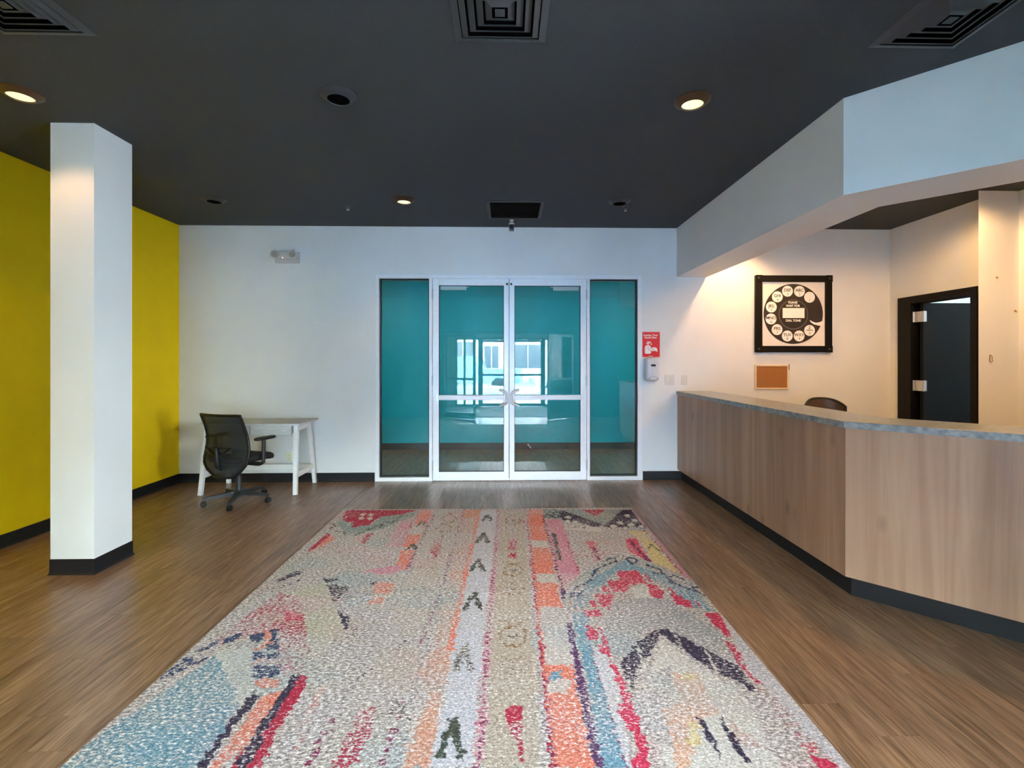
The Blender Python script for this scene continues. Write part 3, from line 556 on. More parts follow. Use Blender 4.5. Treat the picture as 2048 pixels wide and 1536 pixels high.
RUG_LINES = [('M',0.7,0.018,[(1.503,0.044),(1.483,2.983)],0.04),('C',0.85,0.012,[(1.768,0.05),(1.746,2.989)],0),('C',0.6,0.01,[(1.744,0.05),(1.733,0.61)],0),('M',0.75,0.008,[(1.762,1.116),(1.79,1.117)],0),('M',0.75,0.008,[(1.76,1.201),(1.788,1.201)],0),('M',0.75,0.008,[(1.759,1.281),(1.787,1.282)],0),('M',0.75,0.008,[(1.758,1.358),(1.786,1.359)],0),('M',0.75,0.008,[(1.757,1.432),(1.785,1.432)],0),('M',0.75,0.008,[(1.756,1.502),(1.784,1.503)],0),('M',0.75,0.008,[(1.755,1.57),(1.782,1.57)],0),('M',0.75,0.008,[(1.754,1.634),(1.781,1.635)],0),('M',0.75,0.008,[(1.753,1.696),(1.78,1.697)],0),('M',0.75,0.008,[(1.752,1.756),(1.779,1.756)],0),('M',0.75,0.008,[(1.751,1.813),(1.779,1.814)],0),('M',0.75,0.008,[(1.75,1.868),(1.778,1.869)],0),('M',0.75,0.008,[(1.749,1.921),(1.777,1.922)],0),('M',0.75,0.008,[(1.748,1.972),(1.776,1.973)],0),('M',0.75,0.008,[(1.748,2.021),(1.775,2.022)],0),('M',0.75,0.008,[(1.747,2.068),(1.774,2.069)],0),('M',0.75,0.008,[(1.746,2.114),(1.774,2.115)],0),('M',0.75,0.008,[(1.745,2.158),(1.773,2.159)],0),('M',0.75,0.008,[(1.745,2.201),(1.772,2.202)],0),('M',0.75,0.008,[(1.744,2.242),(1.772,2.243)],0),('M',0.75,0.008,[(1.744,2.282),(1.771,2.283)],0),('M',0.75,0.008,[(1.743,2.321),(1.77,2.321)],0),('M',0.75,0.008,[(1.742,2.358),(1.77,2.359)],0),('M',0.75,0.008,[(1.742,2.394),(1.769,2.395)],0),('M',0.75,0.008,[(1.741,2.429),(1.769,2.43)],0),('M',0.75,0.008,[(1.741,2.464),(1.768,2.464)],0),('M',0.75,0.008,[(1.74,2.497),(1.768,2.497)],0),('M',0.75,0.008,[(1.74,2.529),(1.767,2.529)],0),('M',0.75,0.008,[(1.739,2.56),(1.767,2.56)],0),('M',0.75,0.008,[(1.739,2.59),(1.766,2.591)],0),('M',0.75,0.008,[(1.738,2.619),(1.766,2.62)],0),('M',0.75,0.008,[(1.738,2.648),(1.765,2.649)],0),('M',0.75,0.008,[(1.737,2.676),(1.765,2.676)],0),('M',0.75,0.008,[(1.737,2.703),(1.764,2.704)],0),('M',0.75,0.008,[(1.737,2.729),(1.764,2.73)],0),('M',0.75,0.008,[(1.736,2.755),(1.763,2.756)],0),('M',0.75,0.008,[(1.736,2.78),(1.763,2.78)],0),('M',0.75,0.008,[(1.735,2.804),(1.763,2.805)],0),('M',0.75,0.008,[(1.735,2.828),(1.762,2.829)],0),('M',0.75,0.008,[(1.735,2.851),(1.762,2.852)],0),('M',0.75,0.008,[(1.734,2.874),(1.761,2.874)],0),('M',0.75,0.008,[(1.734,2.896),(1.761,2.896)],0),('M',0.75,0.008,[(1.734,2.917),(1.761,2.918)],0),('M',0.75,0.008,[(1.733,2.938),(1.76,2.939)],0),('M',0.75,0.008,[(1.733,2.959),(1.76,2.959)],0),('M',0.75,0.008,[(1.733,2.979),(1.76,2.979)],0),('M',0.9,0.022,[(1.92,0.219),(1.933,1.68)],0.05),('M',0.8,0.008,[(2.004,2.263),(2.005,2.995)],0.06),('N',0.9,0.012,[(1.934,0.1),(1.952,0.055),(1.985,0.055),(2.001,0.102),(1.978,0.147),(1.944,0.146),(1.934,0.1)],0),('N',0.9,0.012,[(1.996,0.102),(2.014,0.056),(2.048,0.057),(2.063,0.103),(2.039,0.148),(2.006,0.147),(1.996,0.102)],0),('N',0.9,0.012,[(1.936,0.248),(1.954,0.205),(1.986,0.206),(2.001,0.249),(1.979,0.291),(1.947,0.291),(1.936,0.248)],0),('N',0.9,0.012,[(2.006,0.25),(2.024,0.207),(2.056,0.207),(2.07,0.251),(2.047,0.293),(2.015,0.292),(2.006,0.25)],0),('N',0.9,0.012,[(1.961,0.176),(1.979,0.132),(2.012,0.132),(2.027,0.177),(2.004,0.221),(1.971,0.22),(1.961,0.176)],0),('K',0.9,0.03,[(1.971,0.698),(1.967,0.947),(1.969,1.211)],0),('C',0.8,0.022,[(2.071,0.734),(2.073,1.434)],0.05),('N',0.7,0.01,[(2.109,0.28),(2.132,0.238),(2.169,0.239),(2.18,0.296),(2.156,0.337),(2.122,0.322),(2.109,0.28)],0),('N',0.7,0.01,[(2.159,0.418),(2.183,0.378),(2.218,0.379),(2.228,0.433),(2.205,0.471),(2.172,0.458),(2.159,0.418)],0),('N',0.7,0.01,[(2.09,0.403),(2.112,0.363),(2.148,0.364),(2.159,0.418),(2.136,0.457),(2.103,0.443),(2.09,0.403)],0),('N',0.7,0.01,[(2.197,0.522),(2.221,0.485),(2.256,0.485),(2.265,0.536),(2.242,0.573),(2.209,0.56),(2.197,0.522)],0),('N',0.7,0.01,[(2.115,0.52),(2.137,0.483),(2.172,0.483),(2.183,0.534),(2.16,0.571),(2.127,0.558),(2.115,0.52)],0),('N',0.7,0.01,[(2.666,0.25),(2.695,0.207),(2.732,0.208),(2.736,0.266),(2.707,0.308),(2.674,0.293),(2.666,0.25)],0),('N',0.7,0.01,[(2.698,0.377),(2.727,0.336),(2.763,0.337),(2.767,0.392),(2.738,0.431),(2.706,0.417),(2.698,0.377)],0),('N',0.7,0.01,[(2.641,0.494),(2.669,0.456),(2.704,0.457),(2.708,0.508),(2.681,0.546),(2.649,0.532),(2.641,0.494)],0),('N',0.7,0.01,[(2.719,0.534),(2.746,0.496),(2.782,0.497),(2.784,0.548),(2.757,0.585),(2.726,0.572),(2.719,0.534)],0),('N',0.7,0.01,[(2.557,0.44),(2.584,0.401),(2.62,0.402),(2.625,0.455),(2.597,0.493),(2.565,0.48),(2.557,0.44)],0),('N',0.7,0.01,[(2.475,0.528),(2.501,0.491),(2.536,0.492),(2.542,0.543),(2.516,0.579),(2.485,0.566),(2.475,0.528)],0),('N',0.7,0.01,[(2.568,0.58),(2.594,0.544),(2.629,0.545),(2.633,0.594),(2.607,0.63),(2.576,0.617),(2.568,0.58)],0),('C',0.85,0.016,[(2.755,0.633),(2.764,1.525)],0.05),('M',0.9,0.03,[(2.573,0.877),(2.58,1.04),(2.603,1.26)],0),('K',0.7,0.014,[(2.655,1.061),(2.713,0.943),(2.74,1.082)],0),('M',0.9,0.03,[(2.246,1.003),(2.251,1.217)],0),('V',0.85,0.02,[(1.97,1.757),(2.011,1.681),(2.034,1.628),(2.087,1.602),(2.129,1.547)],0),('V',0.85,0.02,[(2.155,1.489),(2.189,1.398),(2.253,1.335),(2.309,1.287),(2.377,1.255),(2.366,1.193),(2.311,1.21),(2.295,1.253)],0),('V',0.85,0.02,[(2.447,1.221),(2.492,1.187),(2.523,1.249),(2.47,1.299),(2.447,1.221)],0),('V',0.85,0.02,[(2.569,1.326),(2.64,1.393),(2.635,1.47),(2.58,1.454)],0),('V',0.85,0.02,[(2.757,1.561),(2.711,1.487),(2.651,1.515),(2.657,1.594),(2.721,1.684),(2.791,1.666)],0),('V',0.85,0.02,[(2.756,1.698),(2.793,1.763)],0),('V',0.85,0.02,[(1.97,1.757),(2.033,1.746),(2.056,1.695)],0),('R',0.45,0.05,[(2.697,2.594),(2.712,2.758),(2.711,2.922)],0.05),('H',0.9,0.012,[(2.243,2.255),(2.231,2.464)],0),('H',0.9,0.012,[(2.47,2.185),(2.461,2.282)],0),('H',0.9,0.012,[(2.568,2.317),(2.562,2.479)],0),('K',0.9,0.03,[(1.368,0.36),(1.404,0.207)],0),('K',0.9,0.03,[(1.404,0.207),(1.441,0.362)],0),('K',0.9,0.03,[(1.351,0.871),(1.389,0.673)],0),('K',0.9,0.03,[(1.389,0.673),(1.431,0.873)],0),('K',0.9,0.03,[(1.339,1.379),(1.379,1.197)],0),('K',0.9,0.03,[(1.379,1.197),(1.423,1.381)],0),('K',0.9,0.03,[(1.343,1.891),(1.384,1.712)],0),('K',0.9,0.03,[(1.384,1.712),(1.431,1.893)],0),('K',0.45,0.03,[(1.341,2.444),(1.375,2.248)],0),('K',0.45,0.03,[(1.375,2.248),(1.418,2.445)],0),('K',0.85,0.03,[(1.34,2.929),(1.373,2.755)],0),('K',0.85,0.03,[(1.373,2.755),(1.416,2.93)],0),('K',0.8,0.025,[(0.803,0.491),(0.833,0.361),(0.877,0.492)],0),('K',0.9,0.025,[(0.822,1.0),(0.849,0.901),(0.887,1.001)],0),('W',0.75,0.014,[(1.707,0.354),(1.692,0.424),(1.658,0.466),(1.617,0.465),(1.584,0.422),(1.571,0.351),(1.584,0.278),(1.619,0.233),(1.662,0.234),(1.696,0.281),(1.707,0.354)],0),('W',0.75,0.012,[(1.571,0.133),(1.641,0.227)],0),('W',0.75,0.012,[(1.713,0.136),(1.641,0.227)],0),('Z',0.75,0.014,[(1.619,0.339),(1.639,0.393),(1.66,0.339)],0),('W',0.5,0.014,[(1.696,0.573),(1.685,0.615),(1.657,0.641),(1.623,0.64),(1.596,0.613),(1.585,0.57),(1.596,0.527),(1.624,0.5),(1.659,0.501),(1.687,0.529),(1.696,0.573)],0),('W',0.5,0.012,[(1.585,0.442),(1.642,0.497)],0),('W',0.5,0.012,[(1.7,0.444),(1.642,0.497)],0),('Z',0.5,0.014,[(1.624,0.559),(1.64,0.608),(1.658,0.56)],0),('W',0.75,0.014,[(1.695,1.387),(1.68,1.437),(1.646,1.466),(1.604,1.465),(1.571,1.434),(1.558,1.384),(1.57,1.332),(1.605,1.301),(1.649,1.302),(1.683,1.335),(1.695,1.387)],0),('W',0.75,0.012,[(1.556,1.23),(1.627,1.297)],0),('W',0.75,0.012,[(1.7,1.233),(1.627,1.297)],0),('Z',0.75,0.014,[(1.606,1.377),(1.626,1.409),(1.647,1.378)],0),('W',0.5,0.014,[(1.692,1.661),(1.676,1.703),(1.639,1.727),(1.593,1.726),(1.556,1.7),(1.541,1.657),(1.555,1.614),(1.593,1.588),(1.641,1.589),(1.679,1.617),(1.692,1.661)],0),('W',0.5,0.012,[(1.539,1.529),(1.617,1.585)],0),('W',0.5,0.012,[(1.697,1.532),(1.617,1.585)],0),('Z',0.5,0.014,[(1.594,1.652),(1.616,1.679),(1.639,1.653)],0),('W',0.8,0.014,[(1.692,2.176),(1.676,2.228),(1.64,2.259),(1.596,2.258),(1.56,2.226),(1.546,2.173),(1.559,2.119),(1.597,2.085),(1.644,2.086),(1.68,2.121),(1.692,2.176)],0),('W',0.8,0.012,[(1.543,2.008),(1.62,2.08)],0),('W',0.8,0.012,[(1.699,2.012),(1.62,2.08)],0),('Z',0.8,0.014,[(1.597,2.17),(1.619,2.188),(1.641,2.171)],0),('W',0.45,0.014,[(1.674,2.433),(1.661,2.463),(1.631,2.48),(1.594,2.479),(1.564,2.46),(1.552,2.43),(1.564,2.4),(1.594,2.381),(1.633,2.382),(1.663,2.402),(1.674,2.433)],0),('W',0.45,0.012,[(1.551,2.34),(1.614,2.379)],0),('W',0.45,0.012,[(1.678,2.342),(1.614,2.379)],0),('Z',0.45,0.014,[(1.595,2.428),(1.613,2.443),(1.631,2.428)],0),('M',0.8,0.022,[(0.907,0.046),(0.892,1.369)],0.04),('M',0.75,0.016,[(1.17,0.037),(1.175,1.662),(1.145,2.243)],0.04),('M',0.7,0.008,[(0.746,0.027),(0.746,0.949)],0),('W',0.75,0.014,[(0.989,0.048),(1.051,0.17),(1.126,0.3),(1.092,0.407),(1.045,0.379),(0.984,0.297),(1.051,0.17),(1.133,0.052)],0),('W',0.75,0.014,[(0.971,0.569),(1.028,0.419),(1.117,0.547),(1.106,0.632),(1.02,0.618)],0),('W',0.75,0.014,[(1.04,0.642),(1.051,0.756)],0),('W',0.5,0.02,[(0.915,1.345),(1.011,1.307),(1.106,1.358)],0),('W',0.5,0.02,[(0.99,1.645),(1.05,1.626),(1.103,1.661)],0),('M',0.85,0.03,[(0.884,2.736),(0.876,2.97)],0.05),('M',0.7,0.025,[(1.142,2.636),(1.146,2.976)],0.05),('Z',0.7,0.018,[(1.071,2.726),(1.124,2.694),(1.208,2.65)],0),('Z',0.7,0.018,[(1.099,2.65),(1.145,2.695),(1.204,2.746)],0),('Z',0.5,0.015,[(0.855,2.358),(0.941,2.321)],0),('Z',0.45,0.02,[(1.029,2.283),(1.06,2.198),(1.09,2.22)],0),('Z',0.5,0.02,[(0.95,2.398),(0.901,2.537),(0.888,2.631)],0.05),('H',0.8,0.012,[(0.093,0.331),(0.106,0.221)],0),('H',0.8,0.012,[(0.191,0.464),(0.205,0.36)],0),('H',0.8,0.012,[(0.38,0.443),(0.399,0.338)],0),('H',0.8,0.012,[(0.396,0.391),(0.416,0.284)],0),('K',0.85,0.018,[(0.015,0.396),(0.095,0.462),(0.07,0.524),(0.143,0.598),(0.223,0.623),(0.246,0.704),(0.196,0.726)],0),('K',0.85,0.018,[(0.397,0.592),(0.447,0.482),(0.495,0.433),(0.492,0.521)],0),('K',0.85,0.018,[(0.496,0.367),(0.547,0.395),(0.598,0.329)],0),('K',0.85,0.018,[(0.575,0.287),(0.616,0.204),(0.702,0.147),(0.697,0.22)],0),('K',0.85,0.018,[(0.333,0.695),(0.391,0.615)],0),('K',0.7,0.018,[(0.596,0.435),(0.603,0.916)],0.04),('N',0.6,0.02,[(0.116,1.638),(0.229,1.504)],0.05),('V',0.75,0.03,[(0.056,2.273),(0.087,2.245),(0.104,2.181)],0),('V',0.75,0.03,[(0.016,2.466),(0.044,2.432),(0.068,2.397)],0),('V',0.75,0.03,[(0.034,2.332),(0.097,2.364),(0.126,2.334)],0),('V',0.75,0.03,[(0.008,2.413),(0.049,2.348)],0),('O',0.7,0.03,[(0.312,2.099),(0.369,2.204),(0.35,2.251)],0),('O',0.6,0.03,[(0.379,2.355),(0.411,2.348),(0.499,2.358)],0),('N',0.85,0.04,[(0.624,2.47),(0.627,2.716),(0.647,2.964)],0)]
def make_rug():
    nx, ny = 512, 712
    X, Y = np.meshgrid(np.linspace(0, RW, nx), np.linspace(0, RL, ny))
    Yp = np.where(Y > 3.0, 6.0 - Y, Y)                 # the woven figure repeats mirrored towards the near end
    rng = np.random.default_rng(3)
    def smooth(a, k):
        for _ in range(k):
            a = (a + np.roll(a, 1, 0) + np.roll(a, -1, 0) + np.roll(a, 1, 1) + np.roll(a, -1, 1)) / 5
        return a
    wob = smooth(rng.normal(size=(ny, nx)), 3); wob2 = smooth(rng.normal(size=(ny, nx)), 3)
    U, V = X + 0.006*wob/wob.std(), Yp + 0.006*wob2/wob2.std()
    base = np.array([186, 176, 166], float)/255
    C = np.ones((ny, nx, 3))*base
    tint = smooth(rng.normal(size=(ny, nx)), 60); tint /= tint.std()
    C += tint[..., None]*np.array([0.015, 0.005, -0.008])
    A = np.zeros((ny, nx))
    def inside(pts):
        px = [p[0] for p in pts]; py = [p[1] for p in pts]
        bb = (U > min(px)) & (U < max(px)) & (V > min(py)) & (V < max(py))
        r = np.zeros_like(bb)
        idx = np.nonzero(bb); u, v = U[idx], V[idx]; c = np.zeros(len(u), bool)
        j = len(pts)-1
        for i in range(len(pts)):
            yi, yj, xi, xj = py[i], py[j], px[i], px[j]
            if yi != yj: c ^= ((yi > v) != (yj > v)) & (u < (xj-xi)*(v-yi)/(yj-yi)+xi)
            j = i
        r[idx] = c
        return r
    def paint(msk, c, s):
        col = np.array(PAL[c], float)/255
        C[msk] = col; A[msk] = s
    for c, s, pts in RUG_POLYS: paint(inside(pts), c, s)
    for c, s, w, pts, dash in RUG_LINES:
        acc = 0.0
        for (x0, y0), (x1, y1) in zip(pts[:-1], pts[1:]):
            L_ = math.hypot(x1-x0, y1-y0)
            if L_ < 1e-5: continue
            bb = (U > min(x0, x1)-w) & (U < max(x0, x1)+w) & (V > min(y0, y1)-w) & (V < max(y0, y1)+w)
            idx = np.nonzero(bb); u, v = U[idx]-x0, V[idx]-y0
            t = (u*(x1-x0)+v*(y1-y0))/L_; tc = np.clip(t, 0, L_)
            dd = np.hypot(u-tc*(x1-x0)/L_, v-tc*(y1-y0)/L_)
            ok = dd < w/2
            if dash: ok &= ((acc+tc) % dash) < dash*0.62
            m = np.zeros_like(bb); m[idx] = ok; paint(m, c, s); acc += L_
    lin = lambda q: np.where(q <= 0.04045, q/12.92, ((q+0.055)/1.055)**2.4)
    C = lin(np.clip(C, 0, 1))
    co = np.zeros((ny*nx, 3))
    co[:, 0] = X.ravel(); co[:, 1] = -Y.ravel()
    z = 0.0105 + 0.0022*np.exp(-((Y-1.05-0.03*X)/0.05)**2) + 0.0025*np.exp(-((Y-1.75+0.04*X)/0.05)**2)
    ed = np.minimum(np.minimum(X, RW-X), np.minimum(Y, RL-Y)); z = np.where(ed < 0.004, 0.0065, z)
    co[:, 2] = z.ravel()
    ii = np.arange(ny-1)[:, None]*nx + np.arange(nx-1)[None, :]
    q = np.stack([ii, ii+nx, ii+nx+1, ii+1], -1).reshape(-1, 4)
    m = bpy.data.meshes.new('rug')
    m.vertices.add(len(co)); m.vertices.foreach_set('co', co.ravel())
    m.loops.add(q.size); m.loops.foreach_set('vertex_index', q.ravel().astype(np.int32))
    m.polygons.add(len(q)); m.polygons.foreach_set('loop_start', (np.arange(len(q))*4).astype(np.int32))
    m.update(calc_edges=True)
    at = m.color_attributes.new('weave', 'FLOAT_COLOR', 'POINT')
    at.data.foreach_set('color', np.concatenate([C.reshape(-1, 3), A.reshape(-1, 1)], 1).astype(np.float32).ravel())
    o = bpy.data.objects.new('rug', m); COL.objects.link(o)
    o.location = (-1.585, 4.68, 0)
    mt = bpy.data.materials.new('worn_woven_wool'); mt.use_nodes = True
    N, L = mt.node_tree.nodes, mt.node_tree.links; b = N['Principled BSDF']
    b.inputs['Roughness'].default_value = 0.95; b.inputs['Specular IOR Level'].default_value = 0.1
    vc = N.new('ShaderNodeVertexColor'); vc.layer_name = 'weave'
    tc = N.new('ShaderNodeTexCoord'); mp = N.new('ShaderNodeMapping'); mp.inputs['Scale'].default_value = (0.55, 1, 1)
    L.new(tc.outputs['Object'], mp.inputs['Vector'])
    n1 = N.new('ShaderNodeTexNoise'); n1.inputs['Scale'].default_value = 95; n1.inputs['Detail'].default_value = 8; n1.inputs['Roughness'].default_value = 0.72
    n2 = N.new('ShaderNodeTexNoise'); n2.inputs['Scale'].default_value = 3.2; n2.inputs['Detail'].default_value = 3
    n3 = N.new('ShaderNodeTexNoise'); n3.inputs['Scale'].default_value = 210; n3.inputs['Detail'].default_value = 3
    for n in (n1, n2, n3): L.new(mp.outputs[0], n.inputs['Vector'])
    # threshold: colour shows where noise < strength
    a1 = N.new('ShaderNodeMath'); a1.operation = 'MULTIPLY_ADD'; a1.inputs[1].default_value = 0.75; a1.inputs[2].default_value = 0.0
    L.new(n1.outputs['Fac'], a1.inputs[0])
    a2 = N.new('ShaderNodeMath'); a2.operation = 'MULTIPLY_ADD'; a2.inputs[1].default_value = 0.25
    L.new(n2.outputs['Fac'], a2.inputs[0]); L.new(a1.outputs[0], a2.inputs[2])
    st = N.new('ShaderNodeMapRange'); st.inputs[1].default_value = 0.0; st.inputs[2].default_value = 1.0; st.inputs[3].default_value = 0.36; st.inputs[4].default_value = 0.60
    L.new(vc.outputs['Alpha'], st.inputs[0])
    df = N.new('ShaderNodeMath'); df.operation = 'SUBTRACT'; L.new(st.outputs[0], df.inputs[0]); L.new(a2.outputs[0], df.inputs[1])
    sm = N.new('ShaderNodeMapRange'); sm.inputs[1].default_value = -0.03; sm.inputs[2].default_value = 0.05; sm.inputs[4].default_value = 0.94; L.new(df.outputs[0], sm.inputs[0])
    # bare ground: warm grey wool flecked with pale and dark fibres
    gr = N.new('ShaderNodeValToRGB'); e = gr.color_ramp.elements
    e[0].position = 0.34; e[0].color = (0.20, 0.168, 0.162, 1); e[1].position = 0.64; e[1].color = (0.88, 0.83, 0.81, 1)
    x = e.new(0.46); x.color = (0.43, 0.372, 0.352, 1); x = e.new(0.54); x.color = (0.60, 0.54, 0.515, 1)
    L.new(n1.outputs['Fac'], gr.inputs[0])
    # broad faded dye clouds over the bare ground
    n4 = N.new('ShaderNodeTexNoise'); n4.inputs['Scale'].default_value = 2.1; n4.inputs['Detail'].default_value = 4; L.new(mp.outputs[0], n4.inputs['Vector'])
    dy = N.new('ShaderNodeValToRGB'); e = dy.color_ramp.elements
    e[0].position = 0.36; e[0].color = (0.82, 0.90, 0.92, 1); e[1].position = 0.66; e[1].color = (1.0, 0.83, 0.84, 1)
    x = e.new(0.45); x.color = (0.97, 0.94, 0.88, 1); x = e.new(0.53); x.color = (0.96, 0.94, 0.95, 1); x = e.new(0.60); x.color = (0.94, 0.88, 0.82, 1)
    L.new(n4.outputs['Fac'], dy.inputs[0])
    mg = N.new('ShaderNodeMix'); mg.data_type = 'RGBA'; mg.blend_type = 'MULTIPLY'; mg.inputs[0].default_value = 1.0
    L.new(gr.outputs[0], mg.inputs[6]); L.new(dy.outputs[0], mg.inputs[7])
    mx = N.new('ShaderNodeMix'); mx.data_type = 'RGBA'
    L.new(sm.outputs[0], mx.inputs[0]); L.new(mg.outputs[2], mx.inputs[6]); L.new(vc.outputs['Color'], mx.inputs[7])
    hv = N.new('ShaderNodeHueSaturation'); hr = N.new('ShaderNodeMapRange'); hr.inputs[1].default_value = 0.78; hr.inputs[2].default_value = 1.22
    hr.inputs[3].default_value = 0.50; hr.inputs[4].default_value = 1.40
    av = N.new('ShaderNodeMath'); av.operation = 'ADD'; L.new(n3.outputs['Fac'], av.inputs[0]); L.new(n1.outputs['Fac'], av.inputs[1])
    L.new(av.outputs[0], hr.inputs[0]); L.new(hr.outputs[0], hv.inputs['Value']); L.new(mx.outputs[2], hv.inputs['Color'])
    L.new(hv.outputs[0], b.inputs['Base Color'])
    bp = N.new('ShaderNodeBump'); bp.inputs['Strength'].default_value = 1.0; bp.inputs['Distance'].default_value = 0.008
    L.new(n1.outputs['Fac'], bp.inputs['Height']); L.new(bp.outputs[0], b.inputs['Normal'])
    m.materials.append(mt)
    tag(o, 'large faded multicoloured tribal-pattern rug on the plank floor', 'rug')
    back = MB().box(0.002, RW-0.002, -RL+0.002, -0.002, 0.0005, 0.0068).build('backing', mat('jute_backing', (0.5, 0.44, 0.36), 0.9), o)
make_rug()

# ------------------------------------------------------------------ desk
dk = empty('desk', (-2.79, 5.50, 0))
tag(dk, 'small white wooden desk with splayed legs against the far wall', 'desk')
DZT = 0.765
MB().box(-0.545, 0.545, -0.255, 0.265, DZT-0.022, DZT, 0.003).build('desktop', M['desk_top'], dk)
for sx in (-1, 1):
    for sy in (-1, 1):
        top = (sx*0.478, -0.175 if sy < 0 else 0.165, DZT-0.022); bot = (sx*0.505, -0.265 if sy < 0 else 0.262, 0.0)
        MB().bar(bot, top, 0.040, 0.036, 0.046, 0.040, up=(0, 1, 0)).build('leg', M['white_wood'], dk)
    MB().box(sx*0.478-0.014, sx*0.478+0.014, -0.17, 0.16, DZT-0.085, DZT-0.022, 0.002).build('side_rail', M['white_wood'], dk)
    MB().box(sx*0.498-0.012, sx*0.498+0.012, -0.225, 0.222, 0.175, 0.235, 0.002).build('side_rail', M['white_wood'], dk)
MB().box(-0.487, 0.487, 0.150, 0.172, 0.172, 0.240, 0.002).build('stretcher', M['white_wood'], dk)
MB().box(-0.455, 0.455, 0.14, 0.16, DZT-0.10, DZT-0.022, 0.002).build('back_rail', M['white_wood'], dk)
for x0, x1 in ((-0.445, -0.004), (0.004, 0.445)):
    q = MB().box(x0+0.012, x1-0.012, -0.21, 0.14, DZT-0.112, DZT-0.026, 0.001).box(x0, x1, -0.232, -0.212, DZT-0.126, DZT-0.026, 0.003).build('drawer', M['desk_top'], dk)
    if x0 < 0: MB().cyl((-0.035, -0.232, DZT-0.075), (-0.035, -0.252, DZT-0.075), 0.008, 0.012, 12).build('knob', M['black'], q)

# ------------------------------------------------------------------ swivel chair at the desk
def swivel_chair():
    c = empty('office_chair', (-2.745, 4.98, 0), R(-19))
    tag(c, 'black mesh-back office chair on castors in front of the white desk', 'chair')
    hub = MB().lathe([(0, 0.062), (0.040, 0.062), (0.044, 0.075), (0.040, 0.120), (0.030, 0.13), (0, 0.13)], 20)
    base = hub.build('base_hub', M['dark_grey'], c, 40)
    for k in range(5):
        a = R(212 + 19 + 72*k); cx_, sy_ = math.cos(a), math.sin(a)
        lg = MB().bar((0.03*cx_, 0.03*sy_, 0.100), (0.315*cx_, 0.315*sy_, 0.078), 0.050, 0.040, 0.028, 0.020)
        lg.cyl((0.305*cx_, 0.305*sy_, 0.085), (0.305*cx_, 0.305*sy_, 0.052), 0.010, seg=10)
        leg = lg.build('base_leg', M['dark_grey'], c)
        w = MB()
        px, py = 0.305*cx_, 0.305*sy_; ax = Vector((-sy_, cx_, 0))
        q = Vector((0, 0, 1)).rotation_difference(ax).to_matrix()
        for s in (-1, 1):
            w.lathe([(0, -0.009), (0.021, -0.009), (0.0265, -0.004), (0.0265, 0.004), (0.021, 0.009), (0, 0.009)], 18, (px + ax.x*s*0.015, py + ax.y*s*0.015, 0.0265), q)
        w.bar((px-ax.x*0.006, py-ax.y*0.006, 0.045), (px+ax.x*0.006, py+ax.y*0.006, 0.045), 0.034, 0.022)
        w.build('caster', M['black'], leg, 40)
    MB().lathe([(0, 0.12), (0.027, 0.12), (0.027, 0.27), (0.016, 0.27), (0.016, 0.385), (0, 0.385)], 20).build('gas_lift', M['dark_grey'], c, 40)
    mech = MB().box(-0.075, 0.075, -0.12, 0.11, 0.372, 0.412, 0.008).box(-0.11, 0.11, -0.05, 0.05, 0.398, 0.418, 0.004)
    mc = mech.build('tilt_mechanism', M['black'], c)
    MB().tube([(0.05, 0.02, 0.388), (0.20, 0.02, 0.386), (0.25, 0.02, 0.392)], [0.005, 0.005, 0.009], 8).build('lever', M['black'], mc)
    # seat cushion: rounded slab with a falling front edge
    n = MB(); rings = []
    for z, g in ((0.425, -0.03), (0.435, -0.008), (0.455, 0.0), (0.478, -0.004), (0.492, -0.025), (0.497, -0.07)):
        r = []
        for i in range(40):
            t = 2*math.pi*i/40; ct_, st_ = math.cos(t), math.sin(t)
            x = (0.262+g)*math.copysign(abs(ct_)**0.45, ct_); y = (0.235+g)*math.copysign(abs(st_)**0.45, st_)
            r.append((x, y+0.03, z - (0.035*max(0, (y-0.08)/0.15)**2) + 0.012*abs(x/0.24)**2))
        rings.append(r)
    n.loft(rings).build('seat', M['seat'], c, 60)
    # backrest: curved frame around a mesh
    BW = [0.12, 0.215, 0.268, 0.282, 0.280, 0.272, 0.264, 0.258, 0.255, 0.254, 0.253]
    def bp(u, v):
        """u in -1..1 across, v in 0..1 up"""
        i = min(int(v*10), 9); w = BW[i] + (BW[i+1] - BW[i])*(v*10 - i)
        z = 0.30 + 0.615*v
        y = -0.195 - 0.09*max(0, v-0.35)**1.3 - 0.03*math.cos(v*5.2) + 0.045*abs(u)**2
        return (u*w, y, z)
    edge = [bp(-1, v/20) for v in range(20, -1, -1)] + [bp(u/6, 0) for u in range(-5, 6)] + [bp(1, v/20) for v in range(0, 21)] + [bp(u/8, 1) for u in range(7, -8, -1)]
    edge.append(edge[0])
    MB().tube(edge, 0.0125, 8).build('back_frame', M['black'], c, 60)
    rows = []
    for v in range(21): rows.append([bp(u/12, v/20) for u in range(-12, 13)])
    n = MB(); n.loft(rows, cap=False, loop=False)
    rows2 = [[(p[0], p[1]+0.003, p[2]) for p in r] for r in rows]
    n.loft(rows2, cap=False, loop=False)
    n.build('back_mesh', M['mesh'], c, 60)
    # lumbar plate and spine behind the mesh
    MB().loft([[(x, -0.232+dy+0.4*x*x, z) for x in [q/10*0.17 for q in range(-10, 11)]] for dy, z in ((0, 0.545), (-0.012, 0.548), (-0.012, 0.592), (0, 0.595))], cap=False, loop=False).build('lumbar_support', M['dark_grey'], c, 50)
    MB().tube([(0, -0.10, 0.39), (0, -0.20, 0.385), (0, -0.245, 0.42), (0, -0.250, 0.50), (0, -0.262, 0.60)], [0.024, 0.026, 0.024, 0.020, 0.014], 10).tube([(-0.16, -0.24, 0.60), (0, -0.252, 0.50), (0.16, -0.24, 0.60)], 0.009, 8).build('back_spine', M['black'], c, 60)
